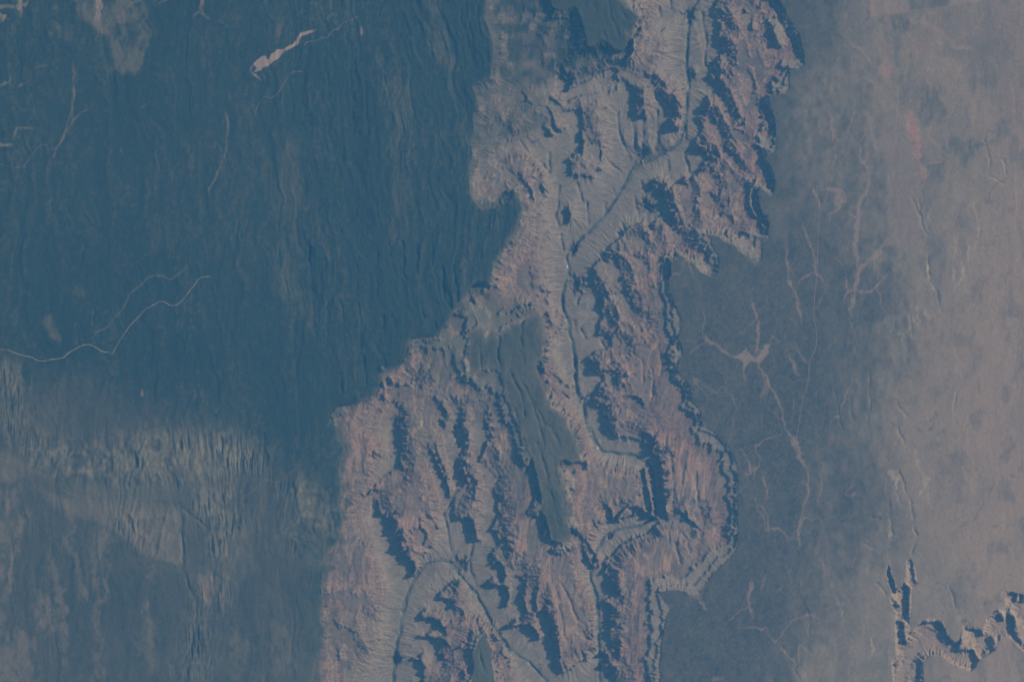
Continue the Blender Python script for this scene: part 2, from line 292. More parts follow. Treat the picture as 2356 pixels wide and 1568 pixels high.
# cliffs: crest height, foot height, horizontal run (survey units), crest points read with the drop on the left/below
CLIFFS = [
    (10, 5.5, 1.6, 'A:1690,85 1740,120 1765,190'), (9.5, 5.5, 1.6, 'A:1705,245 1745,300 1755,420'), (10, 5, 1.6, 'A:1665,420 1700,500 1715,580 1745,660 1790,745'),
    (11, 8, 1.3, 'A:1745,450 1765,540'), (10.5, 5, 1.7, 'A:1595,680 1640,700 1690,780 1730,880 1745,915'), (11.5, 6, 1.6, 'A:1720,895 1790,1000 1870,1095'),
    (10, 5, 1.6, 'A:1560,945 1640,945 1655,1010'), (12, 8, 1.4, 'A:1850,60 1890,140 1900,210'), (13, 9, 1.4, 'A:1920,0 1960,100 2000,200 2030,320'),
    (9.5, 5, 1.6, 'A:1330,590 1390,650 1430,730 1390,755'), (9, 4.8, 1.4, 'A:1140,540 1165,560 1170,720'), (9.5, 5.5, 1.4, 'A:1230,475 1290,520 1335,600'),
    (10, 5.5, 1.6, 'A:680,400 730,440 780,520 740,550'), (9.5, 6, 1.4, 'A:630,600 690,640 690,670'), (10, 6, 1.3, 'A:440,570 500,650'),
    (9, 5.5, 1.3, 'A:590,790 650,850'), (8.6, 5, 1.3, 'A:830,680 840,780 835,950'), (9, 5.5, 1.2, 'A:880,880 925,925'), (9, 6, 1.2, 'A:930,920 955,1000'),
    (12.5, 6.5, 1.8, 'A:380,1075 430,1110 500,1170 515,1260'), (11.5, 7, 1.5, 'A:560,1150 595,1190'), (8, 4.5, 1.2, 'A:715,1310 748,1330 748,1390'),
    (15, 11, 1.2, 'A:1965,640 2000,700 2025,800'), (15, 11.5, 1.2, 'A:1930,1200 1950,1330 1985,1400'),
    (9, 6, 1.0, 'A:560,660 640,690 660,800'), (11, 8.5, 1.0, 'A:300,780 380,790 410,830'),
    (10, 5, 1.7, 'L:1250,0 1290,90 1340,220'), (10, 5, 1.6, 'L:1040,262 1140,250 1172,310 1168,390'), (10, 5.4, 1.6, 'L:1120,480 1195,455 1215,530'),
    (9.8, 5.4, 1.6, 'L:1220,590 1252,640 1225,690'), (9, 5, 1.5, 'L:880,600 950,620 972,700 945,790'),
    (10, 4.6, 1.7, 'L:560,660 640,655 692,740 715,860 765,980 835,1080 875,1180 895,1280'), (10, 6, 1.5, 'L:890,800 955,815 965,930 945,1030'),
    (10.2, 6, 1.5, 'L:1140,735 1205,740 1222,800 1272,808 1270,845'), (12, 7, 1.6, 'L:1225,920 1305,930 1355,1000 1415,1060 1465,1105'),
    (13, 9.5, 1.4, 'L:1375,470 1425,560 1490,655'), (14.5, 11, 1.3, 'L:1640,290 1725,420 1785,600'), (14, 11, 1.2, 'L:1585,200 1645,260'),
    (9, 5, 1.5, 'L:370,1148 470,1170 505,1290 480,1325'), (8.5, 5, 1.3, 'L:545,1080 592,1090 605,1200'), (9, 5, 1.5, 'L:100,1380 170,1425 245,1500 255,1568'),
    (11, 8, 1.3, 'L:375,1400 462,1405 475,1490'), (12, 9.5, 1.2, 'L:940,1295 1035,1310'), (15, 12, 1.2, 'L:1065,1290 1125,1360 1165,1480'),
    (12, 9, 1.2, 'L:1450,60 1540,130'), (14.5, 12, 1.2, 'L:1545,680 1560,800 1600,940 1690,1010 1700,1130'),
    (13, 9, 1.4, 'L:620,1440 720,1435 740,1568'),
    (10.8, 6, 1.6, 'K:740,30 795,50 805,180 855,260 875,330 925,400 985,460'), (9, 5.6, 1.4, 'K:450,65 525,110 545,200 585,270 575,345'),
    (10, 5.8, 1.5, 'K:555,350 610,345 638,420 630,510'), (9, 5.8, 1.2, 'K:560,590 645,575 658,665'), (9, 5.6, 1.4, 'K:690,645 765,680 805,720 795,785'),
    (9, 5, 1.5, 'K:405,880 475,925 503,1000'), (11.6, 5, 1.9, 'K:490,1005 570,995 640,982 695,998 725,1060 705,1150'), (9, 5.4, 1.4, 'K:510,1255 585,1255 580,1315'),
    (9.4, 5, 1.5, 'K:510,1345 605,1345 610,1450 595,1568'), (12, 6, 1.7, 'K:790,1290 850,1255 940,1285 985,1320 975,1390'), (12, 9.5, 1.2, 'K:625,1300 662,1310 645,1400'),
    (8.4, 4.6, 1.4, 'K:0,1145 60,1165 110,1195 165,1225 220,1275'), (9, 7, 1.1, 'K:45,1090 120,1115 195,1175'), (7.5, 4.8, 1.2, 'K:60,395 135,415 140,485'),
    (13.5, 11.5, 1.1, 'K:1000,685 1045,750 1035,815'), (15.5, 12.8, 1.1, 'K:1240,610 1285,690 1325,745'), (15, 12.6, 1.1, 'K:1245,840 1255,1060'),
    (15.5, 12.6, 1.2, 'K:1265,1055 1335,1125 1405,1155 1415,1290'), (15.5, 12.8, 1.2, 'K:1365,1385 1465,1405 1505,1490'), (4.2, 0.6, 1.0, 'K:268,870 264,1080 275,1200 305,1335'),
    (4.2, 0.8, 1.0, 'K:385,1225 350,1340 360,1500'), (4.3, 1.5, 1.0, 'K:350,20 355,110 315,230 285,300'),
    (9.2, 5, 1.9, 'B:575,1105 618,1125 628,1250 633,1380 630,1480 650,1550'), (12.4, 10, 1.2, 'B:660,1165 672,1300 665,1380 695,1445'), (9.2, 5, 1.6, 'C:645,90 660,190'),
    (12.4, 10, 1.2, 'C:690,60 697,130'), (11, 5, 1.8, 'C:803,105 835,130 870,240 930,330 938,410'), (12.4, 10.5, 1.0, 'C:850,60 880,180 938,290'),
    (12.4, 8.5, 1.4, 'B:840,1055 885,1130 935,1180'), (10, 6, 1.4, 'B:860,1190 905,1275'), (12.3, 9.5, 1.2, 'C:1020,155 1065,250 1105,310 1095,390'), (10, 5, 1.7, 'C:1000,170 1040,280 1060,360'),
    (12, 7, 1.5, 'B:1160,1225 1197,1300 1197,1450'), (12, 6.5, 1.6, 'B:955,1108 1015,1125 1025,1280 1030,1440'), (12, 8, 1.2, 'B:1130,1480 C:1190,30 1240,170'),
    (10.6, 5, 1.8, 'C:1005,540 1065,525 1098,600 1110,680'), (9.4, 5, 1.8, 'C:495,515 572,515 597,620 617,700 640,770'), (12.3, 9.5, 1.2, 'C:583,530 607,640 645,750'),
    (11, 5, 1.6, 'C:640,755 685,800 728,840 712,900'), (11.6, 7.6, 1.5, 'C:700,618 770,598 797,650 785,690'), (9, 6, 1.2, 'C:820,575 875,608'),
    (8.4, 5.2, 1.2, 'C:1237,300 1258,440 1256,560'), (8.6, 5.2, 1.3, 'C:1200,620 1250,620 1290,700'), (11.8, 9, 1.1, 'C:1285,560 1305,690 1307,800'),
    (9, 5, 1.5, 'C:1195,828 1275,825 1287,900 1255,955'), (9.4, 5, 1.6, 'C:1195,958 1305,960 1317,1050 1290,1095'), (9.2, 5, 1.5, 'C:1350,870 1415,865 1427,930 1408,1020 1416,1100 1405,1210'),
    (11, 5, 1.8, 'C:1310,1222 1420,1195 1485,1245 1497,1305'), (9.6, 4.8, 1.8, 'C:1530,1060 1562,1160 1595,1260 1610,1380 1640,1500'), (12.3, 10.3, 1.0, 'C:1540,1095 1597,1180 1610,1300 1640,1390'),
    (12.3, 8.5, 1.2, 'C:1740,635 1795,690 1848,750 1858,800'), (10, 5, 1.6, 'C:1752,660 1795,760 1840,850'), (12.2, 5.5, 1.7, 'C:1885,445 1945,475 1965,540'),
    (12.2, 5, 1.8, 'C:1990,550 2050,475 2125,465 2195,515 2250,550'), (12, 3, 1.6, 'C:2250,115 2265,250 2285,380 2297,520'), (12, 4, 1.2, 'C:2165,235 2168,330 2200,430 2205,510'),
    (12, 6, 1.5, 'C:2240,110 2280,110'), (12.4, 6, 1.4, 'C:2160,0 2220,30 2215,140'),
    (9.4, 5, 1.6, 'C:1900,885 1950,815 1947,930 1985,1000 2007,1050'), (12.4, 10, 1.1, 'C:1992,880 1990,980 2035,1080'), (9.4, 5, 1.6, 'C:1910,1070 1962,1085 1957,1200 1935,1295'),
    (12.3, 10, 1.0, 'C:1990,1090 1985,1240'), (10, 5.5, 1.4, 'C:1905,1315 1995,1275 1990,1335'), (10, 5.5, 1.3, 'C:1900,1400 1985,1378'), (10, 6, 1.3, 'C:1900,1478 1975,1455 1978,1535'),
    (9, 5, 1.5, 'C:878,1045 950,1055 968,1135'), (10.6, 5.5, 1.6, 'C:772,1165 860,1165 908,1240 905,1275'), (11.5, 9, 1.1, 'C:965,1088 1025,1108 1008,1195'),
    (9.4, 5.2, 1.6, 'C:760,1285 850,1295 888,1380 908,1490'), (12.3, 9.5, 1.2, 'C:880,1285 945,1335 978,1470'), (15.5, 12, 1.3, 'C:985,1345 1055,1375 1088,1490'),
    (9, 6, 1.2, 'C:700,1430 770,1440 770,1520'), (12, 8, 1.3, 'C:1205,1295 1265,1315 1260,1400'), (10, 6, 1.4, 'C:1205,1400 1305,1405 1315,1568'),
    (13.5, 11.5, 1.0, 'C:1385,218 1445,235 1458,330 1458,410'), (16, 13, 1.1, 'C:1465,190 1495,300 1505,440'), (14.5, 11.8, 1.1, 'C:1450,530 1505,570 1530,640 1565,745'),
    (16, 13.5, 1.1, 'C:1510,500 1545,570 1590,660 1620,695'), (15, 12, 1.1, 'C:1625,185 1690,190 1710,240'), (13.5, 11.5, 1.0, 'C:1735,195 1795,230 1805,275'),
    (12.3, 10, 1.0, 'C:430,385 485,330'), (15, 12.6, 1.1, 'B:510,925 530,1080'), (15, 12.6, 1.0, 'B:555,940 585,1000'), (12, 8.5, 1.2, 'B:610,1005 700,995'),
    (8.6, 4.8, 1.4, 'B:1480,440 1535,470 1567,535'), (9, 6.5, 1.2, 'B:1500,398 1565,420'), (9, 6, 1.2, 'B:1395,250 1442,258 1437,305'), (9, 6, 1.2, 'B:1380,350 1425,350 1415,405'),
    (9.4, 6, 1.3, 'B:1540,1000 1600,1010 1640,1060 1695,1075'), (9.2, 7, 1.1, 'B:1525,935 1600,945 1690,1020'),
    (12, 6, 1.5, 'D:170,470 230,520 270,560 320,600'), (11.5, 9, 1.1, 'D:340,500 350,560'),
    (18, 11, 1.6, 'D:1690,1205 1740,1180 1820,1178 1865,1250 1905,1310'), (14, 11, 1.3, 'D:1680,1215 1770,1215 1835,1280 1865,1330'), (18, 12, 1.4, 'D:1950,1205 1970,1290 1940,1355'),
    (17, 11, 1.5, 'D:2005,1228 2070,1235 2098,1275'), (17, 11, 1.5, 'D:2125,1170 2200,1125 2217,1190'), (17.5, 12, 1.4, 'D:2250,1125 2297,1170 2290,1250 2340,1330'),
    (17.5, 13, 1.3, 'D:2240,1010 2315,995 2300,1065'), (17, 12, 1.4, 'D:1965,1365 2035,1355 2065,1435'), (17, 13, 1.2, 'D:2115,1300 2167,1275 2158,1385'),
    (17, 12, 1.4, 'D:1650,1440 1710,1415 1708,1500 1700,1568'), (17, 12.5, 1.3, 'D:1535,1450 1582,1425'), (18, 13, 1.3, 'D:1500,800 1515,900 1555,1010'),
    (18, 13.5, 1.2, 'D:1640,800 1655,870 1672,950'), (18, 11, 1.6, 'D:1592,955 1632,965 1625,1090 1628,1170'), (17, 11.5, 1.3, 'D:1535,1080 1575,1100'), (17.5, 11, 1.5, 'D:1555,1175 1595,1185 1598,1300 1615,1330'),
    (17.8, 13, 1.2, 'D:2335,990 2352,1050'), (17.8, 13, 1.2, 'D:2340,850 2352,900'), (17.8, 15.5, 1.2, 'D:1430,930 1480,1000 1530,1060'),
]
RIVERS = [q_[1] for q_ in STREAMS if q_[0] == '1.6']
CLIFFS += [(13.5, 11.6, .9, 'I:690,110 740,260 760,300'), (12, 10, .9, 'I:660,300 705,420 722,520'), (11.5, 9.8, .9, 'I:540,270 565,420'), (14.5, 12.4, 1.0, 'I:790,0 850,150 905,235 940,345'), (13, 11, .9, 'I:600,250 640,370'),
           (13.4, 11.2, .9, 'I:610,400 662,480 672,570'), (12.4, 10.6, .8, 'I:500,540 560,680 595,760'), (14.2, 12, .9, 'I:700,560 720,660'), (11.6, 9.8, .8, 'I:640,560 690,700'), (12.2, 10.4, .8, 'I:450,720 520,830 560,900'), (13, 11, .8, 'I:600,900 650,1000 680,1090'),
           (11.8, 10, .8, 'I:480,900 560,1000'), (11.6, 10, .8, 'I:430,960 470,1060 480,1160'), (12.6, 11, .8, 'I:560,1210 570,1330 600,1420'), (13.6, 12, .8, 'I:500,1190 510,1300 540,1400'), (11.8, 10.2, .8, 'I:150,1270 200,1350 240,1440'), (9.5, 8, .8, 'I:240,1170 260,1250')]
# narrow cuts inside the canyon: depth, half width, line
CUTS = [(1.5, 1.7, RIVERS[0]), (1.3, 1.7, RIVERS[1])]
for _s in ('A:1050,700 1060,860 1110,920 1140,995', 'A:1150,740 1160,900 1190,975', 'A:1210,740 1215,955', 'A:1300,690 1300,935', 'A:1580,60 1600,150 1615,260 1600,340 1600,400', 'L:900,270 910,380 940,450 955,580',
           'L:720,370 740,580', 'L:440,590 470,700 500,830 520,960', 'L:360,740 390,850 400,920', 'L:890,130 890,0', 'L:240,1030 260,1100 290,1200', 'L:200,1130 240,1220 245,1300', 'A:960,960 1010,1030 1090,1090',
           'A:430,870 470,940 560,1000 620,1080', 'A:690,1160 680,1290 670,1340', 'A:620,950 625,1060', 'A:800,1150 830,1250', 'A:860,1270 865,1400', 'A:970,1270 980,1320', 'A:1030,1190 1035,1215', 'A:1250,30 1265,110', 'A:1310,40 1325,100',
           'A:1385,0 1390,50', 'A:1500,60 1490,180', 'A:1490,300 1480,420', 'A:1490,440 1500,540', 'A:1490,580 1480,700', 'A:1450,840 1480,760', 'A:660,1340 690,1420', 'K:340,20 350,110 310,230 280,300', 'K:262,880 258,1080 270,1200 303,1335',
           'K:383,1225 345,1340 355,1500', 'K:255,480 262,580', 'K:130,200 145,380', 'K:320,560 370,650', 'K:545,690 575,745', 'B:1725,840 1730,960', 'B:1640,60 1655,160', 'C:895,520 920,640 945,740', 'C:450,420 455,520', 'C:1080,700 1060,860 1110,960',
           'C:1100,1000 1180,1180 1260,1300 1310,1380', 'C:740,540 760,620', 'C:960,420 900,520', 'C:1250,280 1200,360', 'K:960,870 970,1000 975,1100', 'K:1130,740 1160,880 1160,1030', 'K:1070,1000 1080,1250', 'C:1640,960 1680,1050 1740,1170',
           'C:1600,980 1640,1150 1660,1300', 'C:1680,560 1720,640', 'D:130,130 160,300 150,450', 'D:220,200 210,330', 'D:290,250 300,400', 'D:330,480 345,580', 'D:160,700 200,820', 'D:220,640 260,760', 'D:120,600 125,700'):
    CUTS.append((1.15, 1.5, _s))
# narrow gulches cut in the plateaus: depth and line
GULCHES = [
    (1.8, 'B:1250,690 1240,800 1260,880'), (1.6, 'B:1400,590 1380,700 1400,860'), (1.5, 'B:1330,940 1380,1040 1420,1200'), (1.5, 'B:1410,1000 1460,1120 1500,1260 1530,1380'), (1.2, 'B:1470,1100 1530,1240'), (1.2, 'B:1120,760 1140,900'), (1.2, 'C:1480,60 1530,180 1560,330'),
    (1.0, 'C:1560,360 1600,480 1620,620'), (1.0, 'B:1560,1260 1620,1360'), (1.8, 'A:900,20 940,120 980,240'), (1.8, 'A:980,-40 1010,100 1060,230'), (1.5, 'A:830,-60 850,60'), (1.2, 'A:1070,60 1110,130'), (1.0, 'C:1120,1360 1150,1480'),
    (1.3, 'A:90,30 120,160 150,330'), (1.0, 'A:170,40 190,200'), (1.0, 'A:60,420 90,560 110,760'), (1.2, 'B:820,60 830,240 870,420'), (1.2, 'B:640,100 655,300'), (1.0, 'B:350,250 370,520 380,760'), (1.0, 'B:480,180 490,480'), (1.0, 'B:250,420 270,640'), (1.0, 'B:560,120 600,330'),
    (1.0, 'B:60,120 70,420 90,640'), (.9, 'B:150,150 170,480 160,760'), (.9, 'H:1840,550 1850,860 1930,1040'), (.9, 'H:1940,100 1950,420'), (.9, 'H:1750,0 1770,300'), (.9, 'H:2130,560 2170,780'), (.9, 'J:1140,520 1140,800 1200,960 1230,1250'), (.9, 'J:950,880 950,1150 980,1400'),
    (.9, 'J:1370,800 1400,900 1440,1150 1500,1400'), (.9, 'J:550,760 550,1100'), (.9, 'J:800,430 790,700 810,1100 840,1400'), (1.0, 'J:1930,200 2030,500 2090,700'), (.8, 'J:1600,300 1640,520 1700,800'),
    (1.8, 'B:730,110 742,280 762,480 772,580'), (2.5, 'B:890,270 905,450 942,525'), (2.5, 'B:960,250 985,400 1000,520'), (2.2, 'B:520,570 547,790'), (2.0, 'B:590,600 602,740'),
    (1.6, 'B:250,930 270,1045'), (1.6, 'B:400,820 412,1000'), (1.4, 'B:655,300 670,350'), (1.3, 'B:840,600 850,640'), (1.2, 'B:1290,980 1340,1160 1375,1280 1390,1420'),
    (0.9, 'E:1690,0 1700,150 1745,220'), (0.9, 'E:1750,350 1760,520 1800,570 1830,690'), (0.8, 'E:1140,1030 1165,1180 1190,1340 1210,1430'), (0.8, 'E:1240,1120 1270,1290 1280,1440'),
    (0.8, 'E:1380,1060 1385,1250 1370,1400'), (0.8, 'E:1530,1230 1570,1290 1620,1350'), (0.8, 'E:1520,1390 1560,1430 1600,1520'), (0.7, 'E:1920,1210 1910,1330'), (0.7, 'E:1535,650 1545,800'),
    (1.3, 'D:1640,420 1655,560 1680,650 1650,760'), (1.1, 'D:1560,250 1620,380 1640,420'), (1.0, 'D:1500,420 1520,640'), (1.0, 'D:1370,520 1440,540'), (1.0, 'D:1340,690 1400,720 1450,750'),
    (1.0, 'D:1880,960 1940,1180'), (1.0, 'D:1430,940 1480,1020'), (0.8, 'D:960,1050 1010,1190 1000,1280'), (0.8, 'D:830,1340 880,1430 940,1540'),
    (0.9, 'I:2100,880 2140,1000 2130,1100 2230,1150'), (0.8, 'I:2220,1000 2240,1090'), (0.8, 'I:1650,1250 1690,1350'), (1.2, 'O:2260,1390 2310,1360'),
    (1.6, 'G:1140,640 1142,860 1225,1050 1228,1150 1212,1300 1150,1460'), (1.2, 'G:1150,480 1280,590 1330,660 1340,850 1330,930'), (1.0, 'G:1660,0 1640,250'), (0.8, 'H:600,500 580,700'),
]

# ----------------------------------------------------------------------------
#  relief: relax a membrane over the traced heights, roughen, erode, terrace
# ----------------------------------------------------------------------------
fixed = np.zeros((NY, NX), bool)
val = np.zeros((NY, NX), np.float32)


def stamp(q, v, width=0):
    c = np.round((q[:, 0] + MX) / S).astype(int); r = np.round((q[:, 1] + MY) / S).astype(int)
    ok = (c >= 0) & (c < NX) & (r >= 0) & (r < NY)
    fixed[r[ok], c[ok]] = True; val[r[ok], c[ok]] = np.broadcast_to(v, c.shape)[ok]


rl, rr = P(RIM_LEFT), P(RIM_RIGHT)
left_poly = np.concatenate([[[-900, -400]], rl, [[-900, 1400]]])
right_poly = np.concatenate([[[2400, -400]], rr, [[2400, 1400]]])
M_left = in_poly(left_poly, .75)
M_right = in_poly(right_poly, .75)
M_wedge = in_poly(P(WEDGE), .75)
M_finger = in_poly(P(FINGER), .75)
M_mesa = in_poly(P(SMALL_MESA), .75)

# the side canyon at the lower right is cut out of the right plateau
D_side = np.full((NY, NX), 1e3, np.float32)
for v, s in STREAMS[-5:]:
    D_side = np.minimum(D_side, dist_line(P(s), 40, .4))
SIDE_RIM = ('D:2700,900 2352,1020 2240,1000 2230,1080 2120,1150 2100,1230 2060,1225 2000,1220 1975,1200 1945,1300 1910,1320 1860,1235 1830,1170 1740,1165 1690,1195 1640,1260 '
            '1640,1100 1650,980 1685,950 1670,870 1640,790 1615,800 1610,900 1590,960 1560,990 1530,900 1505,800 1490,800 1495,900 1520,1000 1510,1050 1550,1150 1540,1220 1550,1330 '
            '1550,1400 1525,1440 1535,1568 1530,1900 1720,1900 1720,1568 1720,1440 1760,1400 1840,1400 1900,1450 1960,1480 2020,1500 2060,1440 2110,1400 2170,1370 2200,1290 2270,1290 2352,1380 2700,1500')
M_side = in_poly(P(SIDE_RIM), .5) & M_right
M_canyon = ~(M_left | M_right | M_wedge | M_finger | M_mesa)

low_left = sstep(325, 372, PY)                       # the left rim dies out towards the bottom
rim_dist = np.zeros((NY, NX), np.float32)
for r_ in (6, 14, 30):
    rim_dist += 1 - blur((~M_left).astype(np.float32), r_, 2)
rim_dist /= 3
z_left = 20.3 * (1 - low_left) + low_left * (13.4 + 5.5 * np.clip(rim_dist * 1.6 - .7, 0, 1))
z_right = 19.0 + 0 * PX
for m, z in ((M_left, z_left), (M_right & ~M_side, z_right), (M_wedge, 18.6 + 0 * PX), (M_finger, 19.6 + 0 * PX), (M_mesa, 18.3 + 0 * PX)):
    fixed |= m; val[m] = np.minimum(z, 17.2)[m]
inside = M_canyon | M_side


def lines(lst):
    for v, s in lst:
        q, vv = dense(P(s), [float(t) for t in v.split()])
        c = np.round((q[:, 0] + MX) / S).astype(int).clip(0, NX - 1); r = np.round((q[:, 1] + MY) / S).astype(int).clip(0, NY - 1)
        k = inside[r, c]
        stamp(q[k], vv[k])


for m, v in ((M_left & (PY < 320), 14.2), (M_right & ~M_side, 15.2), (M_wedge, 15.6), (M_finger, 15.0), (M_mesa, 15.4)):
    mf = m.astype(np.float32)
    ring = (blur(mf, 9, 1) > 1e-3) & ~(blur(mf, 8, 1) > 1e-3) & M_canyon & ~fixed
    ring &= fbm(PX / 12, PY / 12, 61, 2) > -.25
    fixed[ring] = True; val[ring] = v + 1.2 * fbm(PX / 15, PY / 15, 62, 2)[ring]
lines(RIDGES)
lines(STREAMS)
SH = np.array([-math.cos(SUN_AZ), math.sin(SUN_AZ)])       # which way the sheltered side faces
for top, base, run, s in CLIFFS:
    p = smooth(P(s), 1)
    q = dense(p)
    t = np.gradient(q, axis=0); t /= np.maximum(np.hypot(t[:, 0], t[:, 1]), 1e-6)[:, None]
    n = np.stack([-t[:, 1], t[:, 0]], 1)
    n *= np.where((n @ SH) < 0, -1, 1)[:, None]
    k = (n @ SH) > 0.05
    end = np.minimum(np.arange(len(q)), np.arange(len(q))[::-1]) / 8.0
    tap = np.clip(0.55 + 0.45 * end, 0, 1)
    mid = 0.5 * (top + base)
    for off, v in ((run + 0.6, mid + (base - mid) * tap), (run + 1.6, mid + (base - mid) * tap), (0.0, mid + (top - mid) * tap), (-1.2, mid + (top - mid) * tap)):
        qq = q + n * off
        c = np.round((qq[:, 0] + MX) / S).astype(int).clip(0, NX - 1); r = np.round((qq[:, 1] + MY) / S).astype(int).clip(0, NY - 1)
        kk = k & inside[r, c]
        stamp(qq[kk], v[kk])
    if run >= 1.3 and top < 12 and p[:, 0].mean() > 600 and p[:, 1].mean() < 420:
        for j, off in ((1, -4.4), (2, -8.2)):              # lesser ledges stepping up behind the main cliff
            for o2, v2 in ((off + 1.0, top + .25 + 1.5 * (j - 1)), (off, top + .2 + 1.5 * j)):
                qq = q + n * o2
                c = np.round((qq[:, 0] + MX) / S).astype(int).clip(0, NX - 1); r = np.round((qq[:, 1] + MY) / S).astype(int).clip(0, NY - 1)
                kk = k & inside[r, c] & ~fixed[r, c] & (np.sin(np.arange(len(q)) / 9.0 + j * 2) > -.75)
                stamp(qq[kk], np.full(len(q), v2)[kk])


def relax(fixed, val):
    pyr = [(fixed, val)]
    f, v = fixed, val
    while min(f.shape) > 60:
        h, w = (f.shape[0] + 1) // 2, (f.shape[1] + 1) // 2
        pf = np.zeros((h * 2, w * 2), np.float32); pv = np.zeros((h * 2, w * 2), np.float32)
        pf[:f.shape[0], :f.shape[1]] = f; pv[:f.shape[0], :f.shape[1]] = np.where(f, v, 0)
        cf = pf.reshape(h, 2, w, 2).sum((1, 3)); cv = pv.reshape(h, 2, w, 2).sum((1, 3))
        f = cf > 0; v = np.where(f, cv / np.maximum(cf, 1), 0).astype(np.float32)
        pyr.append((f, v))
    u = None
    for lev in range(len(pyr) - 1, -1, -1):
        f, v = pyr[lev]
        if u is None:
            u = np.where(f, v, v[f].mean()).astype(np.float32)
        else:
            yy = (np.arange(f.shape[0]) - .5) / 2; xx = (np.arange(f.shape[1]) - .5) / 2
            X, Y = np.meshgrid(xx, yy)
            u = sample(u, X, Y).astype(np.float32)
            u[f] = v[f]
        for it in range(60 if lev else 40):
            p = np.pad(u, 1, mode='edge')
            u = np.where(f, v, 0.25 * (p[:-2, 1:-1] + p[2:, 1:-1] + p[1:-1, :-2] + p[1:-1, 2:]))
    return u


def relax_bent(p):
    t = np.sign(val) * np.abs(val / 18.0) ** (1 / p)
    u = relax(fixed, t.astype(np.float32))
    return 18.0 * np.sign(u) * np.abs(u) ** p


low_part = sstep(310, 420, PY - 0.25 * (PX - 560))
H = relax_bent(1.7) * (1 - low_part) + relax_bent(1.12) * low_part
rows, cols = np.mgrid[0:NY, 0:NX].astype(np.float32)
# jagged, gullied edges: pull the membrane about by noise
wx = 1.6 * fbm(PX / 10, PY / 10, 31, 3) + 0.9 * fbm(PX / 3.4, PY / 3.4, 32, 2)
wy = 1.6 * fbm(PX / 10, PY / 10, 41, 3) + 0.9 * fbm(PX / 3.4, PY / 3.4, 42, 2)
H = sample(H, cols + wx / S, rows + wy / S).astype(np.float32)

ins = blur(inside.astype(np.float32), 1, 1)
soft = sstep(17.8, 15.5, H) * ins
H += soft * (1.0 * fbm(PX / 26, PY / 34, 51, 4) + 0.55 * (1 - 2 * np.abs(fbm(PX / 11, PY / 15, 55, 3))) - 0.15)

up = sstep(345, 250, PY - .2 * (PX - 560))
hog = fbm((PX + .22 * PY * up + 6 * fbm(PX / 25, PY / 30, 63, 2)) / 9.5, PY / 27, 64, 3, .5)
H += soft * (.7 + .35 * up) * sstep(4.5, 7.0, H) * (.42 - np.abs(hog) * 1.7)
rng = np.random.default_rng(7)


CB = np.s_[:, int((290 + MX) / S):]


def flow_noise(H, cell, length, rb):
    """noise drawn out along the fall line: spurs and gullies"""
    h = H[CB]
    gy_, gx_ = np.gradient(blur(h, rb, 2))
    gl = np.hypot(gx_, gy_) + 1e-5
    ux, uy = gx_ / gl, gy_ / gl
    n0 = rng.standard_normal(h.shape).astype(np.float32)
    if cell > 1:
        n0 = blur(n0, cell // 2, 2); n0 /= n0.std()
    out = np.zeros((NY, NX), np.float32); og = np.zeros((NY, NX), np.float32)
    msk = inside[CB]
    rr, cc = np.nonzero(msk)
    acc = n0[rr, cc].copy()
    for sg in (1, -1):
        x, y = cc.astype(np.float32), rr.astype(np.float32)
        for k in range(length):
            sx, sy = sample(ux, x, y), sample(uy, x, y)
            x = x + sg * sx; y = y + sg * sy
            acc += sample(n0, x, y)
    t = out[CB]; t[rr, cc] = acc / acc.std()
    og[CB] = gl / S
    return out, og


spur, gl0 = flow_noise(H, 4, 18, 4)
sp_a = 0.45 + 0.55 * sstep(4.5, 7.0, H) + .6 * sstep(3.0, 1.8, H)
H += sp_a * soft * np.clip(gl0, 0.05, 0.35) * 1.7 * (0.6 - np.abs(spur))
spur, gl0 = flow_noise(H, 2, 10, 2)
H += sp_a * soft * np.clip(gl0, 0.06, 0.45) * 1.5 * (0.6 - np.abs(spur))


# running water: many drops at once

def erode(H, mask, drops, steps, rate, inertia=0.25):
    rr_, cc_ = np.nonzero(mask)
    k = rng.integers(0, len(rr_), drops)
    y = rr_[k] + rng.random(drops); x = cc_[k] + rng.random(drops)
    vx = np.zeros(drops); vy = np.zeros(drops); sed = np.zeros(drops); w = np.ones(drops)
    for s in range(steps):
        x = x.clip(1, NX - 3); y = y.clip(1, NY - 3)
        ix = x.astype(int); iy = y.astype(int); fx = x - ix; fy = y - iy
        a = H[iy, ix]; b = H[iy, ix + 1]; c = H[iy + 1, ix]; d = H[iy + 1, ix + 1]
        gxx = (b - a) * (1 - fy) + (d - c) * fy; gyy = (c - a) * (1 - fx) + (d - b) * fx
        h0 = a * (1 - fx) * (1 - fy) + b * fx * (1 - fy) + c * (1 - fx) * fy + d * fx * fy
        vx = vx * inertia - gxx * (1 - inertia); vy = vy * inertia - gyy * (1 - inertia)
        L = np.hypot(vx, vy) + 1e-6
        nx_ = x + vx / L; ny_ = y + vy / L
        h1 = sample(H, nx_, ny_)
        dh = h0 - h1
        cap = np.clip(dh, 0.01, 1.2) * 0.9 * w
        er = np.where(dh > 0, np.clip((cap - sed) * rate, -0.12, 0.17), -np.minimum(sed, -dh) * 0.6)
        er = np.minimum(er, np.maximum(dh, 0) * 0.7)
        for (ox, oy, ww) in ((0, 0, (1 - fx) * (1 - fy)), (1, 0, fx * (1 - fy)), (0, 1, (1 - fx) * fy), (1, 1, fx * fy)):
            np.add.at(H, (iy + oy, ix + ox), (-er * ww).astype(np.float32))
        sed += er; w *= 0.985
        x, y = nx_, ny_
    return H


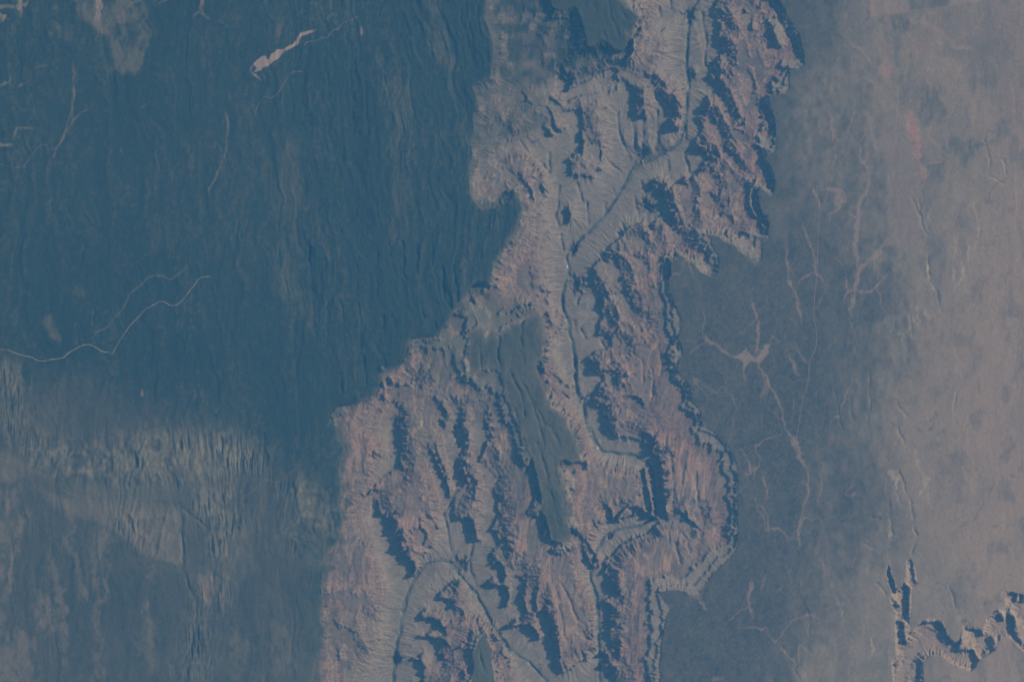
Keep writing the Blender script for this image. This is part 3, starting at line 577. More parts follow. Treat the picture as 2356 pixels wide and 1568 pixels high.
er_mask = inside & (H < 17.5)
for rnd in range(8):
    H = erode(H, er_mask, 90000, 36, 0.5)
    H = H + (blur(H, 1, 1) - H) * 0.05 * er_mask

# strata: hard bands stand as cliffs, soft ones lie back as slopes
KN = [(-3, -2.4), (0, 0), (1.4, 2.2), (1.9, 3.3), (4.2, 4.15), (5.6, 5.0), (6.2, 5.6), (6.6, 8.0), (7.6, 8.4), (7.8, 9.2), (8.6, 9.5), (8.8, 10.2), (9.6, 10.5), (9.8, 11.2), (10.6, 11.4), (10.8, 12.0), (11.5, 12.15), (11.7, 12.6),
      (12.8, 12.9), (14.0, 13.8), (14.5, 14.3), (14.8, 16.3), (15.8, 16.9), (16.1, 18.2), (17.0, 18.5), (17.2, 19.0), (26, 26.7)]
tilt = 0.5 * fbm(PX / 120, PY / 120, 71, 2)
Ht = np.interp(H + tilt, [k[0] for k in KN], [k[1] for k in KN]).astype(np.float32) - tilt
ztop = np.zeros((NY, NX), np.float32)
for m, z in ((M_left, z_left), (M_right, z_right), (M_wedge, 18.6 + 0 * PX), (M_finger, 19.6 + 0 * PX), (M_mesa, 18.3 + 0 * PX)):
    ztop[m] = z[m]
Ht = np.where(M_side, 19 - (19 - Ht) * .72, Ht)
tz = sstep(11.3, 12.0, H) * sstep(14.6, 13.4, H)
led = fbm((PX + 0.18 * PY + 9 * fbm(PX / 45, PY / 60, 73, 2)) / 15, PY / 62, 75, 4, .55) * 5.0
led = np.floor(led) + sstep(.0, .22, led - np.floor(led))
Ht += tz * 0.30 * led
Ht = np.where(inside, Ht, ztop)
for dep, w_, s in CUTS:
    d = dist_line(smooth(P(s), 1), 10, .7)
    Ht -= inside * dep * np.exp(-(d / w_) ** 2) * (0.75 + 0.5 * vnoise(PX / 7, PY / 7, 79))

# flutes that run down the fall line
lic, gl = flow_noise(H, 1, 6, 2)
Ht += np.where(inside, lic * np.clip(gl, 0.05, 0.55) * 0.68, 0)

# plateaus: long drainages, dissected flanks, gulches
plat = ~inside
dirx = PX + 0.16 * PY * np.where(PX < 500, -0.3, 0.25) + 16 * fbm(PX / 80, PY / 90, 81, 3) + 6 * fbm(PX / 22, PY / 26, 82, 2)
val_n = fbm(dirx / 14, PY / 95, 83, 4, 0.55)
dr = 1 - np.abs(val_n) * 2.2                           # ridged: long valleys
amp_p = np.where(M_wedge | M_finger | M_mesa, 1.3, 1.0) * np.where(M_left, 0.6 + 0.9 * sstep(250, 330, PX) * sstep(400, 300, PY - .2 * (PX - 330)), 0.22) * np.where(M_right, 0.45 + 0.4 * sstep(720, 900, PX), 1)
rimd = sstep(0, 18, 40 - 0 * PX)
pl = blur(plat.astype(np.float32), 3, 2)
pl = np.clip(pl * 2 - 1, 0, 1)
hill = np.zeros((NY, NX), np.float32)
for s, a in (('G:120,0 700,40 1400,0 1650,80 1680,260 1240,330 900,330 450,330 250,240 130,130', 1.0),
             ('G:690,430 1000,420 1140,500 1150,860 1000,800 820,720 700,600', 0.8), ('G:1150,470 1280,310 1500,300 1560,480 1480,760 1420,920 1330,940 1340,660 1250,560', 1.0),
             ('G:1740,330 2060,300 2130,520 2040,760 1900,800 1800,760 1740,500', 0.9), ('G:1220,920 1420,880 1500,980 1330,1200 1290,1400 1260,1568 1140,1568 1160,1420 1220,1260', 1.0),
             ('H:0,790 130,830 160,1000 130,1300 0,1400', 0.8), ('B:760,700 930,560 1060,640 1100,700 1050,940 900,1000 720,960', 0.0)):
    hill = np.maximum(hill, a * blur(in_poly(P(s), 3).astype(np.float32), 14, 2))
hn = fbm((PX + 0.22 * PY + 7 * fbm(PX / 40, PY / 40, 91, 2)) / 9.5, PY / 42, 93, 4, 0.55)
hn2 = fbm((PX - 0.35 * PY) / 8, PY / 24, 97, 3)
hf = fbm((PX + 0.16 * PY * np.sin(PX / 37) + 5 * fbm(PX / 26, PY / 26, 96, 2)) / 5.0, PY / 21, 98, 3, .5)
hb = 5.0 * (0.5 - np.abs(fbm((PX + 0.12 * PY + 12 * fbm(PX / 40, PY / 40, 91, 2)) / 34, PY / 60, 94, 3))) + 2.2 * (0.5 - np.abs(hn)) + 1.2 * fbm(PX / 9, PY / 11, 95, 3) + 0.07 * (700 - PY)
hm_ = hill > .05
hb = hb.astype(np.float32)
for rnd in range(4):
    hb = erode(hb, hm_, 30000, 30, .3)
    hb = hb + (blur(hb, 1, 1) - hb) * .15
hb -= blur(hb, 16, 2)
hb = np.clip(hb, -1.5, 2.6)
hb = hb + .4 * (blur(hb, 1, 1) - hb)
rel = pl * (amp_p * (dr * 0.6 + 0.4 * val_n + 0.3 * fbm(PX / 5, PY / 12, 85, 3) + .14 * fbm(PX / 2.2, PY / 2.6, 86, 2) + np.where(M_right, .35 * fbm(PX / 9, PY / 13, 87, 4, .6), 0) + np.where(M_wedge | M_finger | M_mesa, 1.0 * (.4 - 1.6 * np.abs(fbm((PX - .3 * PY) / 8, PY / 22, 88, 4, .6))) + .5 * fbm(PX / 4, PY / 5, 90, 3), 0)) + hill * (.75 * hb + 2.0 * np.clip(.6 + 1.3 * fbm(PX / 24, PY / 22, 99, 3), .1, 1.2) * (.45 - np.abs(hf) * 1.5)))
for dep, s in GULCHES:
    p = P(s)
    d = dist_line(p, 8, .8)
    rel -= plat * dep * (0.8 if p[0, 0] < 560 else 0.5) * np.exp(-(d / 1.3) ** 2) * (0.65 + 0.7 * vnoise(PX / 9, PY / 9, 89))
# broad steps in the lower left flank and the cream scarps at right
rel += pl * 3.2 * (sstep(-30, 30, (PY - 455) * -1 + 0.12 * (PX - 200)) * np.where(M_left, 1, 0)) * sstep(420, 200, PX)
Ht += rel

# tree-crown roughness on wooded ground
ZS = 1.5
Hs = Ht.copy()                                         # height in strata units
Ht = (np.where(inside, Ht, Ht - rel) * ZS + np.where(inside, 0, rel) * 1.15 * ZS).astype(np.float32)

exec_colours = True
# ----------------------------------------------------------------------------
#  ground cover: base colours of rock, soil and woodland (no light or shade)
# ----------------------------------------------------------------------------
col = np.zeros((NY, NX, 3), np.float32)


def mixc(mask, c, a=1.0):
    m = (np.clip(mask, 0, 1) * a)[..., None]
    col[...] = col * (1 - m) + np.array(c, np.float32) * m


slope = np.hypot(*np.gradient(blur(Hs, 1, 1)))
fine = fbm(PX / 3.2, PY / 3.8, 101, 3)
grain = rng.standard_normal((NY, NX)).astype(np.float32)
streak = fbm(dirx / 5.5, PY / 42, 103, 4, 0.6)
big = fbm(PX / 70, PY / 90, 105, 4)

# canyon strata by height
zz = Hs + tilt + 0.25 * fine
ST = [(-1, (.085, .08, .074)), (1.5, (.10, .092, .086)), (3.2, (.135, .125, .11)), (4.4, (.17, .155, .133)), (5.6, (.165, .15, .127)), (6.2, (.145, .122, .105)), (8.4, (.148, .118, .103)), (9.2, (.165, .128, .11)),
      (10.2, (.15, .115, .10)), (10.6, (.185, .122, .10)), (11.2, (.15, .118, .10)), (12.0, (.165, .132, .113)), (12.6, (.178, .138, .116)), (13.4, (.18, .122, .10)), (14.6, (.15, .125, .103)), (15.4, (.20, .178, .145)), (16.8, (.18, .16, .13)),
      (17.4, (.13, .122, .10)), (18.2, (.16, .145, .115)), (19.0, (.10, .095, .075))]
for ch in range(3):
    col[..., ch] = np.interp(zz, [s[0] for s in ST], [s[1][ch] for s in ST])
band = .7 * vnoise(zz * 1.9, 0 * zz, 111) + .6 * vnoise(zz * 4.3, 0 * zz + PX / 200, 112)
col *= np.clip(1 + np.stack([.34 * band, .26 * band, .20 * band], -1) * sstep(4.5, 7, zz)[..., None] + (0.06 * fine + 0.08 * lic + .10 * fbm(PX / 12, PY / 14, 114, 3))[..., None], .55, 1.6)
redf = np.clip(.55 + .7 * fbm(PX / 38, PY / 50, 113, 3) + .35 * sstep(8.8, 10.4, zz) + .35 * sstep(640, 720, PX) * sstep(340, 250, PY) - .45 * sstep(650, 560, PX) * sstep(300, 200, PY), .12, 1.0)
gray = (col * np.array((.45, .35, .2), np.float32)).sum(-1, keepdims=True) * np.array((1.06, .99, .90), np.float32)
col[...] = gray + (col - gray) * redf[..., None]
col[...] = col * np.array((1.0, .95, 1.0), np.float32)
esp = sstep(11.6, 12.2, zz) * sstep(13.6, 12.8, zz) * sstep(0.5, 0.15, slope)
pale = np.clip(fbm(PX / 3.5, PY / 9, 115, 3) * 1.6 + fbm(PX / 30, PY / 40, 117, 2) * 0.9 - 0.35, 0, 1)
mixc(esp * pale, (.30, .205, .15), .75)
greenish = np.clip(fbm(PX / 45, PY / 45, 119, 3) * 1.5, 0, 1) * sstep(13, 10, zz)
mixc(greenish, (.13, .125, .095), .35)

# woods on the left plateau
fl = np.clip(0.5 + 0.5 * streak + 0.6 * big + .5 * fine + .25 * grain, 0, 1)
forest = np.stack([.013 + .007 * fl, .024 + .009 * fl, .018 + .006 * fl], -1)
mott1 = fbm(PX / 22, PY / 45, 166, 4, .65)
groove = sstep(.35, .9, dr) * sstep(-.5, .5, big + .3)
spark = np.clip(grain * 0.45 + fine * 1.2 + groove * 0.8 + streak * .5 + .5 * mott1 - 0.62, 0, 1)
forest = forest * (1 - spark[..., None] * .5) + np.array((.075, .072, .053)) * spark[..., None] * .5

def brush(s, a, c=(.075, .078, .058), soft=7):
    m = blur(in_poly(P(s), 3.0).astype(np.float32), soft, 2) * inside
    n = np.clip(.75 + .9 * fbm(PX / 7, PY / 9, 121, 4), 0, 1)
    mixc(m * n, c, a)


brush('A:225,-100 1050,-100 1060,60 1120,300 1060,420 760,520 640,420 600,560 420,560 250,520 270,260', 1.15, (.042, .048, .036))
brush('A:140,540 420,560 620,640 640,800 400,860 200,1040 120,950', .9, (.055, .06, .046))
brush('A:380,1100 440,1300 420,1420 330,1500 130,1200 200,1130', .5)
brush('B:700,420 1100,340 1260,440 1500,520 1130,740 1060,740 1060,940 900,1000 780,960 760,760', .7)
brush('B:1160,650 1500,530 1400,420 1150,380', .35)
brush('B:950,960 1330,920 1420,1250 1440,1500 1330,1560 1300,1250 1080,1100', .6)
brush('B:650,1120 850,1080 840,1500 700,1500', .55)
brush('C:100,0 300,0 330,420 260,760 330,900 140,900 200,600', .35)
brush('C:180,700 340,700 420,760 380,880 180,880', .5, (.09, .082, .068))
brush('C:1330,150 1470,250 1540,600 1560,760 1400,640', .5)
brush('D:420,0 560,150 560,700 400,900 300,1040 300,920 480,700 480,200', .3)
brush('K:1150,150 1260,300 1290,900 1250,1000 1200,760 1120,500', .55)
near = blur((M_left | M_finger | M_wedge).astype(np.float32), 11, 2) * inside
mixc(sstep(.1, .55, near + .5 * fbm(PX / 6, PY / 9, 123, 4, .6)) * (near > .02), (.045, .05, .038), .8)
near = blur(M_right.astype(np.float32), 4, 2) * inside
mixc(sstep(.2, .6, near + .35 * fbm(PX / 4, PY / 5, 124, 4, .6)) * (near > .02), (.075, .074, .058), .5)
M_wood = M_left | M_finger | M_wedge | M_mesa
col[M_wood] = forest[M_wood]
MASK = {}


def window(pts, pad):
    lo = pts.min(0) - pad; hi = pts.max(0) + pad
    c0, c1 = np.clip((np.array([lo[0], hi[0]]) + MX) / S, 0, NX).astype(int); r0, r1 = np.clip((np.array([lo[1], hi[1]]) + MY) / S, 0, NY).astype(int)
    return np.s_[r0:max(r1, r0 + 2), c0:max(c1, c0 + 2)] if c0 < NX - 2 and r0 < NY - 2 else None


def mix_in(sl, mask, c, a):
    m = (np.clip(mask, 0, 1) * a)[..., None]
    col[sl] = col[sl] * (1 - m) + np.array(c, np.float32) * m


def region(s, c, a, warp=2.0, soft=3, rag=0.0, rs=14):
    p = P(s)
    sl = window(p, 9 * warp + soft * 2 + 4)
    if sl is None:
        return
    m = blur(in_poly(p, warp)[sl].astype(np.float32), soft, 2)
    if rag:
        n = .65 * fbm(dirx[sl] / (rs * .45), PY[sl] / rs, 131 + len(s), 4, .6) + .5 * fbm(PX[sl] / 4, PY[sl] / 5.5, 132, 3, .65)
        m = sstep(.2, .95, m * 0.65 + 1.25 * rag * n * np.clip(m * 4, 0, 1))
    mix_in(sl, m, c, a)


def vein(s, w, c, a=1.0, warp=.7, key=None, rag=.5):
    p = smooth(P(s), 2)
    sl = window(p, w * 2.5 + 9)
    if sl is None:
        return
    d = dist_line(p, w * 2.5 + 4, warp)[sl]
    x, y = PX[sl], PY[sl]
    ww = w * (.85 + 1.3 * rag * fbm(x / 5, y / 6, 141 + len(s), 3, .6))
    m = sstep(ww + .7, np.maximum(ww - .7, -.35), d)
    for e in (p[0], p[-1]):
        m = m * (.25 + .75 * sstep(0, 7, np.hypot(x - e[0], y - e[1])))
    m = m * np.clip(.95 + .8 * fbm(x / 4, y / 6, 145, 3), .3, 1)
    mix_in(sl, m, c, a)
    if key:
        M = MASK.setdefault(key, np.zeros((NY, NX), np.float32))
        M[sl] = np.maximum(M[sl], m)


SCRUB = (.105, .098, .070); DUN = (.15, .115, .095); MEADOW = (.235, .185, .165)
region('F:420,-150 980,-150 960,250 900,480 860,510 720,460 690,250 640,220 470,100', SCRUB, .75, 3, 6, .75, 30)
region('F:330,150 470,170 470,260 350,240', SCRUB, .6, 3, 4, .7)
region('F:320,20 370,20 370,90 320,90', SCRUB, .6, 3, 4, .7)
region('F:980,1100 1150,1000 1120,1568 900,1568', SCRUB, .25, 3, 6, .8, 40)
region('J:1560,0 1700,0 1900,700 1880,1100 1800,980 1650,560', SCRUB, .4, 3, 6, .75, 30)
region('O:620,420 680,300 700,520 720,760 640,700', SCRUB, .28, 3, 6, .8, 40)
region('O:880,180 960,200 930,560 880,560', SCRUB, .28, 3, 6, .8, 40)
region('H:450,380 540,350 520,500 450,500', SCRUB, .5, 3, 5, .7)
region('H:290,560 380,560 380,740 310,740', SCRUB, .6, 3, 4, .6)
region('H:0,790 60,790 140,860 140,1000 60,1100 0,1050', SCRUB, .8, 2, 4, .5)
region('H:60,1150 330,1020 460,1150 500,1300 200,1330 40,1280', SCRUB, .55, 3, 6, .8, 20)
region('H:760,1230 1000,1180 1290,1250 1450,1480 1100,1500 800,1380', SCRUB, .6, 3, 7, .8, 30)
region('O:-100,820 200,840 420,930 640,1020 760,1060 770,1700 -100,1700', (.072, .068, .054), .85, 6, 34, .25, 40)
# lower left: dissected flanks and grassy benches
hs = np.clip(hill * (0.30 + 0.25 * hb + 1.3 * (.4 - np.abs(hf) * 1.4) + .5 * fine + .5 * big), 0, 1)
mixc(hs * M_left, (.175, .16, .12), .75)
region('G:-200,130 0,120 90,110 170,190 270,250 330,310 430,390 560,400 1060,440 1150,500 1140,860 1000,800 900,780 780,700 640,590 600,560 400,500 330,460 170,290 0,330 -200,330', (.135, .118, .092), .85, 2, 4, .06)
region('G:-100,170 60,200 170,250 260,262 330,310 440,395 380,408 300,380 180,290 100,230 0,200', (.055, .055, .045), .9, 1, 2)
region('G:440,330 900,335 1100,350 1100,430 760,440 450,400', (.085, .085, .066), .8, 2, 5)
for s in ('G:-200,1080 0,1100 60,1130 150,1250 180,1330 240,1480 260,1568 260,1900 -200,1900', 'G:190,1000 270,990 380,1000 375,1250 330,1280 220,1200', 'G:-100,330 120,340 160,520 130,700 60,900 0,1000 -100,1000',
          'G:300,760 340,770 380,950 340,960'):
    region(s, (.135, .113, .095), .65, 4, 6, .8, 22)
for s in ('G:430,450 445,700 500,800 510,1050', 'G:640,640 600,850 610,1000 615,1350', 'G:680,780 690,930 650,1080', 'G:330,770 380,940 385,1250 430,1480', 'G:50,1050 60,900 110,700 150,520', 'G:240,1250 300,1150',
          'G:930,1150 960,1280 930,1470', 'G:900,1040 935,1150', 'G:950,860 955,930', 'G:560,720 640,650'):
    vein(s, 3.2, (.14, .12, .098), .5, 2.6, rag=1)
region('G:560,660 700,640 710,820 600,860', SCRUB, .7, 3, 4, .5)
region('G:1230,900 1330,880 1320,1080 1250,1100', (.17, .135, .11), .75, 2, 3, .5)
region('G:1300,470 1600,500 1650,900 1450,920 1420,700', (.09, .088, .066), .6, 3, 8, .6, 30)
region('G:1330,1230 1560,1250 1620,1400 1540,1568 1380,1440', SCRUB, .6, 3, 7, .8, 30)
region('G:1630,1050 1800,1180 1850,1400 1780,1568 1560,1568 1680,1300', SCRUB, .6, 3, 7, .8, 30)
region('G:880,1180 990,1150 970,1500 880,1520', SCRUB, .5, 3, 5, .7, 26)
region('G:570,1380 680,1370 690,1568 560,1568', DUN, .6, 3, 5, .6, 20)
region('C:0,300 60,300 240,700 150,860 0,860', (.075, .08, .056), .6, 3, 6, .5)
pale_wash = (.205, .175, .14)  # pale base colour of the narrower washes on the left plateau
for s, w in (('F:135,-60 137,40 137,100', 1.7), ('F:-60,55 0,50 90,40 135,42 185,20 195,-30', 1.2), ('F:610,-60 625,30 628,90 610,150', 3.4), ('F:600,150 632,195 605,255', .8), ('F:1270,-60 1270,20 1268,55', 2.0), ('F:1268,60 1235,75 1215,110', 1.0),
             ('F:1268,70 1300,110', 1.5), ('F:470,400 470,520 468,650 440,750 415,850 365,930 350,990', .8), ('F:570,680 515,695 460,770 418,845', .7), ('F:75,470 62,520 0,550', 1.2), ('F:215,430 320,405', .6),
             ('F:100,880 105,812 150,800 218,795', 1.2), ('F:-40,900 0,905 45,918 85,908', 1.6), ('F:-50,100 10,110 40,112 0,128', 3.0), ('F:2050,110 2065,95 2108,88', 1.3), ('F:2138,110 2136,135', 1.2),
             ('F:1420,700 1430,800 1415,950 1390,1060 1355,1110 1310,1215', .8), ('F:1355,1100 1380,1075', 1.0), ('F:1480,680 1485,705', 1.2), ('F:720,655 700,640', 1.0), ('F:930,650 890,690', .9),
             ('F:690,850 700,885', 1.0), ('F:765,920 775,970', 1.0), ('F:200,1215 220,1195', 1.2), ('F:285,1270 320,1268 355,1235', .7), ('F:1440,585 1455,625', .9), ('F:950,370 950,390', 1.1), ('F:165,690 210,690', .9), ('F:180,520 95,555', .8)):
    vein(s, w, MEADOW if w > 1.4 else pale_wash, .75 if w > 1.4 else .5, .9)
m = in_poly(P('F:1588,402 1640,355 1660,345 1682,372 1705,335 1740,308 1785,310 1772,340 1742,370 1712,385 1690,410 1652,420 1640,440 1600,455 1612,425'), .5)
MASK['meadow'] = m.astype(np.float32)
vein('F:1775,318 1840,285 1870,255 1885,215 1930,203 1975,190', 1.5, MEADOW, 1, .5, 'meadow')
mixc(MASK['meadow'], MEADOW, .95)
vein('F:1592,405 1572,450 1610,480 1645,505', .9, MEADOW, .8)
for s, k in (('F:2271,180 2271,212', 'clearing_a'), ('H:896,1036 895,1066', 'clearing_b')):
    vein(s, 1.25, (.62, .40, .25), 1, .1, k, 0.1)
vein('F:1760,150 1740,260', 3.0, (.12, .085, .075), .6, 1.2)
vein('H:575,742 590,690 620,662 680,645 710,590 780,520 815,430 860,395 895,370 930,320 1010,312 1040,322 1070,348 1130,300 1160,280 1195,240', .9, (.085, .085, .06), .8, .3, 'wash_a')
for s in ('B:1165,660 1175,720', 'B:1230,665 1300,640', 'B:1290,600 1320,640', 'B:1360,640 1420,560 1490,540', 'B:1000,790 1060,870 1050,920 960,950', 'B:770,1200 740,1270'):
    vein(s, 1.3, (.34, .30, .22), .7, 1.2, rag=1.0)
# wedge plateau and rim woodland tones
mott0 = fbm(PX / 9, PY / 22, 168, 4, .6)
wv = np.clip(.5 + streak * .9, 0, 1)
mixc(M_wedge * 1.0, (.05, .053, .038), .8); mixc(M_wedge * np.clip(wv + .6 * mott0 + .3 * fine, 0, 1), (.10, .093, .07), .5)
eg = blur((~M_wedge).astype(np.float32), 5, 2)
mixc(M_wedge * sstep(.15, .55, eg + .5 * fbm(PX / 5, PY / 8, 125, 4, .6)), (.13, .112, .09), .55)
eg = blur((~M_finger).astype(np.float32), 6, 2)
mixc(M_finger * sstep(.15, .6, eg + .5 * fbm(PX / 6, PY / 8, 126, 4, .6)), (.095, .085, .066), .5)
eg = blur((~M_left).astype(np.float32), 5, 2)
mixc(M_left * sstep(.2, .6, eg + .5 * fbm(PX / 5, PY / 8, 127, 4, .6)), (.10, .088, .07), .5)
mixc(M_mesa * 1.0, (.075, .078, .058), .8); mixc(M_finger * 1.0, (.045, .05, .036), .6)

# right plateau: juniper woodland thinning to open desert
tx = PX + 40 * big + 16 * streak
edge = 912 - 30 * sstep(330, 480, PY) - 55 * sstep(330, 80, PY) - 45 * sstep(420, 680, PY) - 20 * sstep(250, 420, PY)
tx = PX + 75 * fbm(PX / 120, PY / 170, 162, 3) + 45 * fbm(PX / 34, PY / 60, 163, 4, .6) + 30 * fbm(PX / 8, PY / 13, 164, 3, .6)
wood = sstep(95, -95, tx - edge)
wood = np.clip(wood + (.5 * fbm(PX / 5, PY / 8, 165, 3, .65) + .12 * grain) * (1 - np.abs(2 * wood - 1)), 0, 1)
mott = fbm(PX / 13, PY / 21, 167, 4, .6)
des = np.stack([.198 + .03 * big + .012 * streak + .014 * fine + .034 * mott, .164 + .02 * big + .009 * streak + .011 * fine + .026 * mott, .128 + .012 * big + .006 * streak + .008 * fine + .018 * mott], -1)
red = sstep(900, 1020, PX + 30 * big) * (0.5 + 0.5 * fbm(PX / 30, PY / 60, 161, 3))
des *= np.array((.84, .86, .88), np.float32)
des = des * (1 - .5 * red[..., None]) + np.array((.31, .205, .15)) * .5 * red[..., None]
jun = np.stack([.058 + .015 * fine + .012 * grain + .018 * mott, .057 + .013 * fine + .011 * grain + .014 * mott, .045 + .009 * fine + .008 * grain + .009 * mott], -1)
rp = jun * wood[..., None] + des * (1 - wood[..., None])
MR = (M_right & ~M_side)
col[MR] = rp[MR]
MRf = MR.astype(np.float32)
SAND = (.235, .170, .140); PINK = (.26, .165, .135); DARKS = (.062, .062, .05)
region('I:1800,-100 2700,-100 2700,900 2200,1000 1900,600', (.13, .105, .095), .6, 4, 30, .3, 60)
region('O:1990,1000 2130,720 2230,560 2500,480 2500,1260 2200,1330 2060,1250', (.215, .162, .125), .6, 5, 22, .3, 60)
net = np.abs(fbm((PX + 9 * fbm(PX / 20, PY / 20, 171, 2)) / 30, (PY + 9 * fbm(PX / 20, PY / 20, 172, 2)) / 60, 173, 3, .5))
net2 = np.abs(fbm((PX + 8 * fbm(PX / 16, PY / 16, 174, 2)) / 22, PY / 55, 175, 3, .5))
mixc(sstep(.035, .0, net) * np.clip(.5 + 1.2 * fbm(PX / 40, PY / 40, 176, 2), 0, 1) * MRf, (.215, .155, .128), .75)
mixc(sstep(.04, .0, net2) * np.clip(.5 + 1.2 * fbm(PX / 35, PY / 45, 177, 2), 0, 1) * MRf, (.062, .062, .05), .6)
net3 = np.abs(fbm((PX + 5 * fbm(PX / 10, PY / 10, 178, 2)) / 13, (PY + 5 * fbm(PX / 10, PY / 10, 179, 2)) / 30, 180, 3, .55))
mixc(sstep(.06, .0, net3) * np.clip(.3 + 1.4 * fbm(PX / 30, PY / 40, 181, 2), 0, 1) * MRf * (1 - wood), (.095, .083, .07), .5)
mixc(sstep(.05, .0, np.roll(net3, 3, 1)) * np.clip(.2 + 1.4 * fbm(PX / 30, PY / 40, 182, 2), 0, 1) * MRf * (1 - wood), (.27, .21, .165), .45)
mixc(sstep(.15, .5, fbm(PX / 16, PY / 26, 183, 5, .62)) * MRf * (1 - wood), (.105, .092, .078), .5)
region('I:1390,-60 1620,-60 1620,70 1480,95 1390,105', (.20, .15, .125), .8, .3, 1)
region('I:1430,370 1500,360 1540,430 1560,640 1690,640 1700,1000 1720,1100 1740,1568 1500,1568 1480,1100 1450,900', (.185, .145, .125), .85, 1.5, 4, .15)
region('I:1630,-60 1885,-60 1880,40 1628,75', DARKS, .7, .4, 1, .25)
region('I:1890,-60 2080,-60 2080,12 1890,35', (.21, .165, .135), .8, .2, 1)
region('I:1515,95 1638,75 1642,190 1592,215 1575,420 1540,430 1525,180', DARKS, .65, .8, 2, .35)
region('I:1550,460 1600,440 1620,630 1560,630', DARKS, .6, 2, 2, .4)
region('I:1690,560 1720,520 1870,535 1890,560 1820,600 1910,690 1850,740 1760,760 1720,820 1715,930 1740,1020 1790,1020 1830,930 1880,800 2000,860 2160,850 2180,700 2050,560 2130,560 2230,640 2250,900 2080,900 2050,1020 1900,1040 1880,1160 1800,1180 1700,1020 1690,700', DARKS, .62, 3, 4, .6, 20)
region('I:1345,1225 1385,1250 1375,1420 1340,1350', DARKS, .6, 2, 2, .4)
region('I:1430,1150 1475,1120 1480,1260 1430,1370 1415,1290', DARKS, .6, 2, 2, .4)
region('I:1600,200 1800,200 1860,330 1640,340', (.17, .125, .11), .6, 2, 4, .4)
region('E:1460,290 1520,320 1510,460 1400,520', DARKS, .5, 3, 4, .5)
region('E:1680,180 1900,250 1860,460 1840,690 1740,560 1720,350', DARKS, .55, 3, 5, .5)
region('E:1560,1230 1620,1350 1640,1480 1520,1430', DARKS, .45, 3, 4, .6)
region('D:1230,200 1340,260 1400,420 1300,420', DARKS, .5, 3, 4, .6)
region('D:1330,660 1470,700 1460,880 1350,850', DARKS, .5, 3, 4, .6)
for s, w in (('I:1620,700 1640,780 1675,860 1690,960 1720,1080 1725,1160', 4.5),):
    vein(s, w, (.27, .155, .125), .75, 2.5, rag=1)
vein('I:1470,300 1475,440 1490,520', 4, (.25, .155, .125), .6, 2.5)
vein('I:1650,340 1680,290 1690,360', 4, (.25, .155, .125), .5, 2.5)
vein('I:1500,100 1495,180', 3.5, (.19, .14, .12), .9, .8)
for s, w in (('I:1640,85 1650,150 1700,132 1760,182 1830,182 1862,240 1930,325 1960,288 2040,322', 2.2), ('I:1715,65 1735,130 1760,182', 1.6), ('I:1820,60 1825,160', .5), ('I:2165,170 2165,115 2230,130 2225,165', .9), ('I:2230,195 2310,180 2262,160 2260,110', 1.2),
             ('I:2310,180 2345,150 2330,60 2345,-20', 1.2), ('I:2290,110 2310,180', .8), ('I:1250,270 1300,290 1350,330 1410,430', 2.2), ('I:1350,490 1410,530 1420,600', 1.8), ('I:1340,680 1380,720 1385,800 1410,850 1440,960', 2.4),
             ('I:1320,900 1330,1000 1370,1060 1370,1180 1330,1260 1300,1400 1280,1540', 2.4), ('I:1145,720 1140,840 1160,950 1150,1060', 1.5), ('I:1200,450 1180,560', .9), ('I:1130,580 1180,660', 1.0), ('I:1010,1160 1070,1240 1070,1330', 1.5),
             ('I:1750,770 1760,860 1835,940 1870,975 1790,1020 1740,1030', 1.6), ('I:1840,820 1865,900 1870,970', 1.3), ('I:1870,970 1890,1020 1870,1100 1870,1190', 1.2), ('I:1830,740 1880,710 1940,620 1960,580', 1.4), ('I:1740,540 1720,680 1720,800', .5),
             ('E:345,840 370,890 430,910 470,952 530,990 600,995 680,990 720,945 750,915', 1.8), ('E:605,1010 602,1060 605,1110 598,1150', 1.0), ('E:685,960 690,850 672,720 660,650 640,610', 1.5), ('E:690,1010 700,1080 740,1130 760,1190 800,1215 820,1290 840,1310 850,1400 880,1470 910,1540', 1.5),
             ('E:870,280 860,350 870,450 890,520 920,580 930,680 960,760', 1.3), ('E:965,150 1000,250 1030,330 1045,430 1090,500 1110,520', 1.5), ('E:1045,440 960,490 935,530', 1.0), ('E:1335,0 1290,200 1300,330 1312,440 1290,560 1285,640 1260,720', 2.6), ('E:1312,440 1350,400 1440,330 1500,260', 2.2),
             ('E:1285,575 1230,585 1225,640', 1.5), ('E:1290,580 1400,572 1500,460', 1.6), ('E:1225,450 1240,520 1235,580', 1.0), ('E:1180,360 1220,430', 1.0), ('E:1250,750 1275,830', .8), ('E:350,660 350,740 340,840', .6), ('E:720,1340 715,1400', .9), ('E:575,1240 575,1275', .8),
             ('E:870,950 900,1010 930,1070 960,1090', 1.4), ('E:900,910 960,990 1000,1030', 1.2), ('E:1050,1170 1055,1230', .7), ('D:880,20 920,100 970,170 1000,240', 3.2), ('D:1000,240 990,420 950,520 940,640 935,740', 1.4), ('D:820,180 850,220', .6), ('D:680,440 720,510 740,600 760,640', 1.0),
             ('D:720,255 730,350 735,420', 1.6), ('D:655,920 635,1000 620,1080 640,1160', 1.5), ('D:640,1060 560,1130 480,1205', .6), ('D:935,900 955,1000', 1.1), ('D:320,1030 350,1090 375,1130', 1.6), ('D:600,710 620,800', .7), ('D:740,890 700,1000', .7), ('D:205,990 210,1020', .8), ('D:250,1010 275,1050', .8),
             ('D:820,1340 880,1420', 1.5), ('D:1170,110 1210,20', .7)):
    vein(s, w * .85, SAND if w < 2.4 else (.205, .158, .135), .62, 1.3, 'washes' if w >= 1.3 and s.startswith('E:') else None)
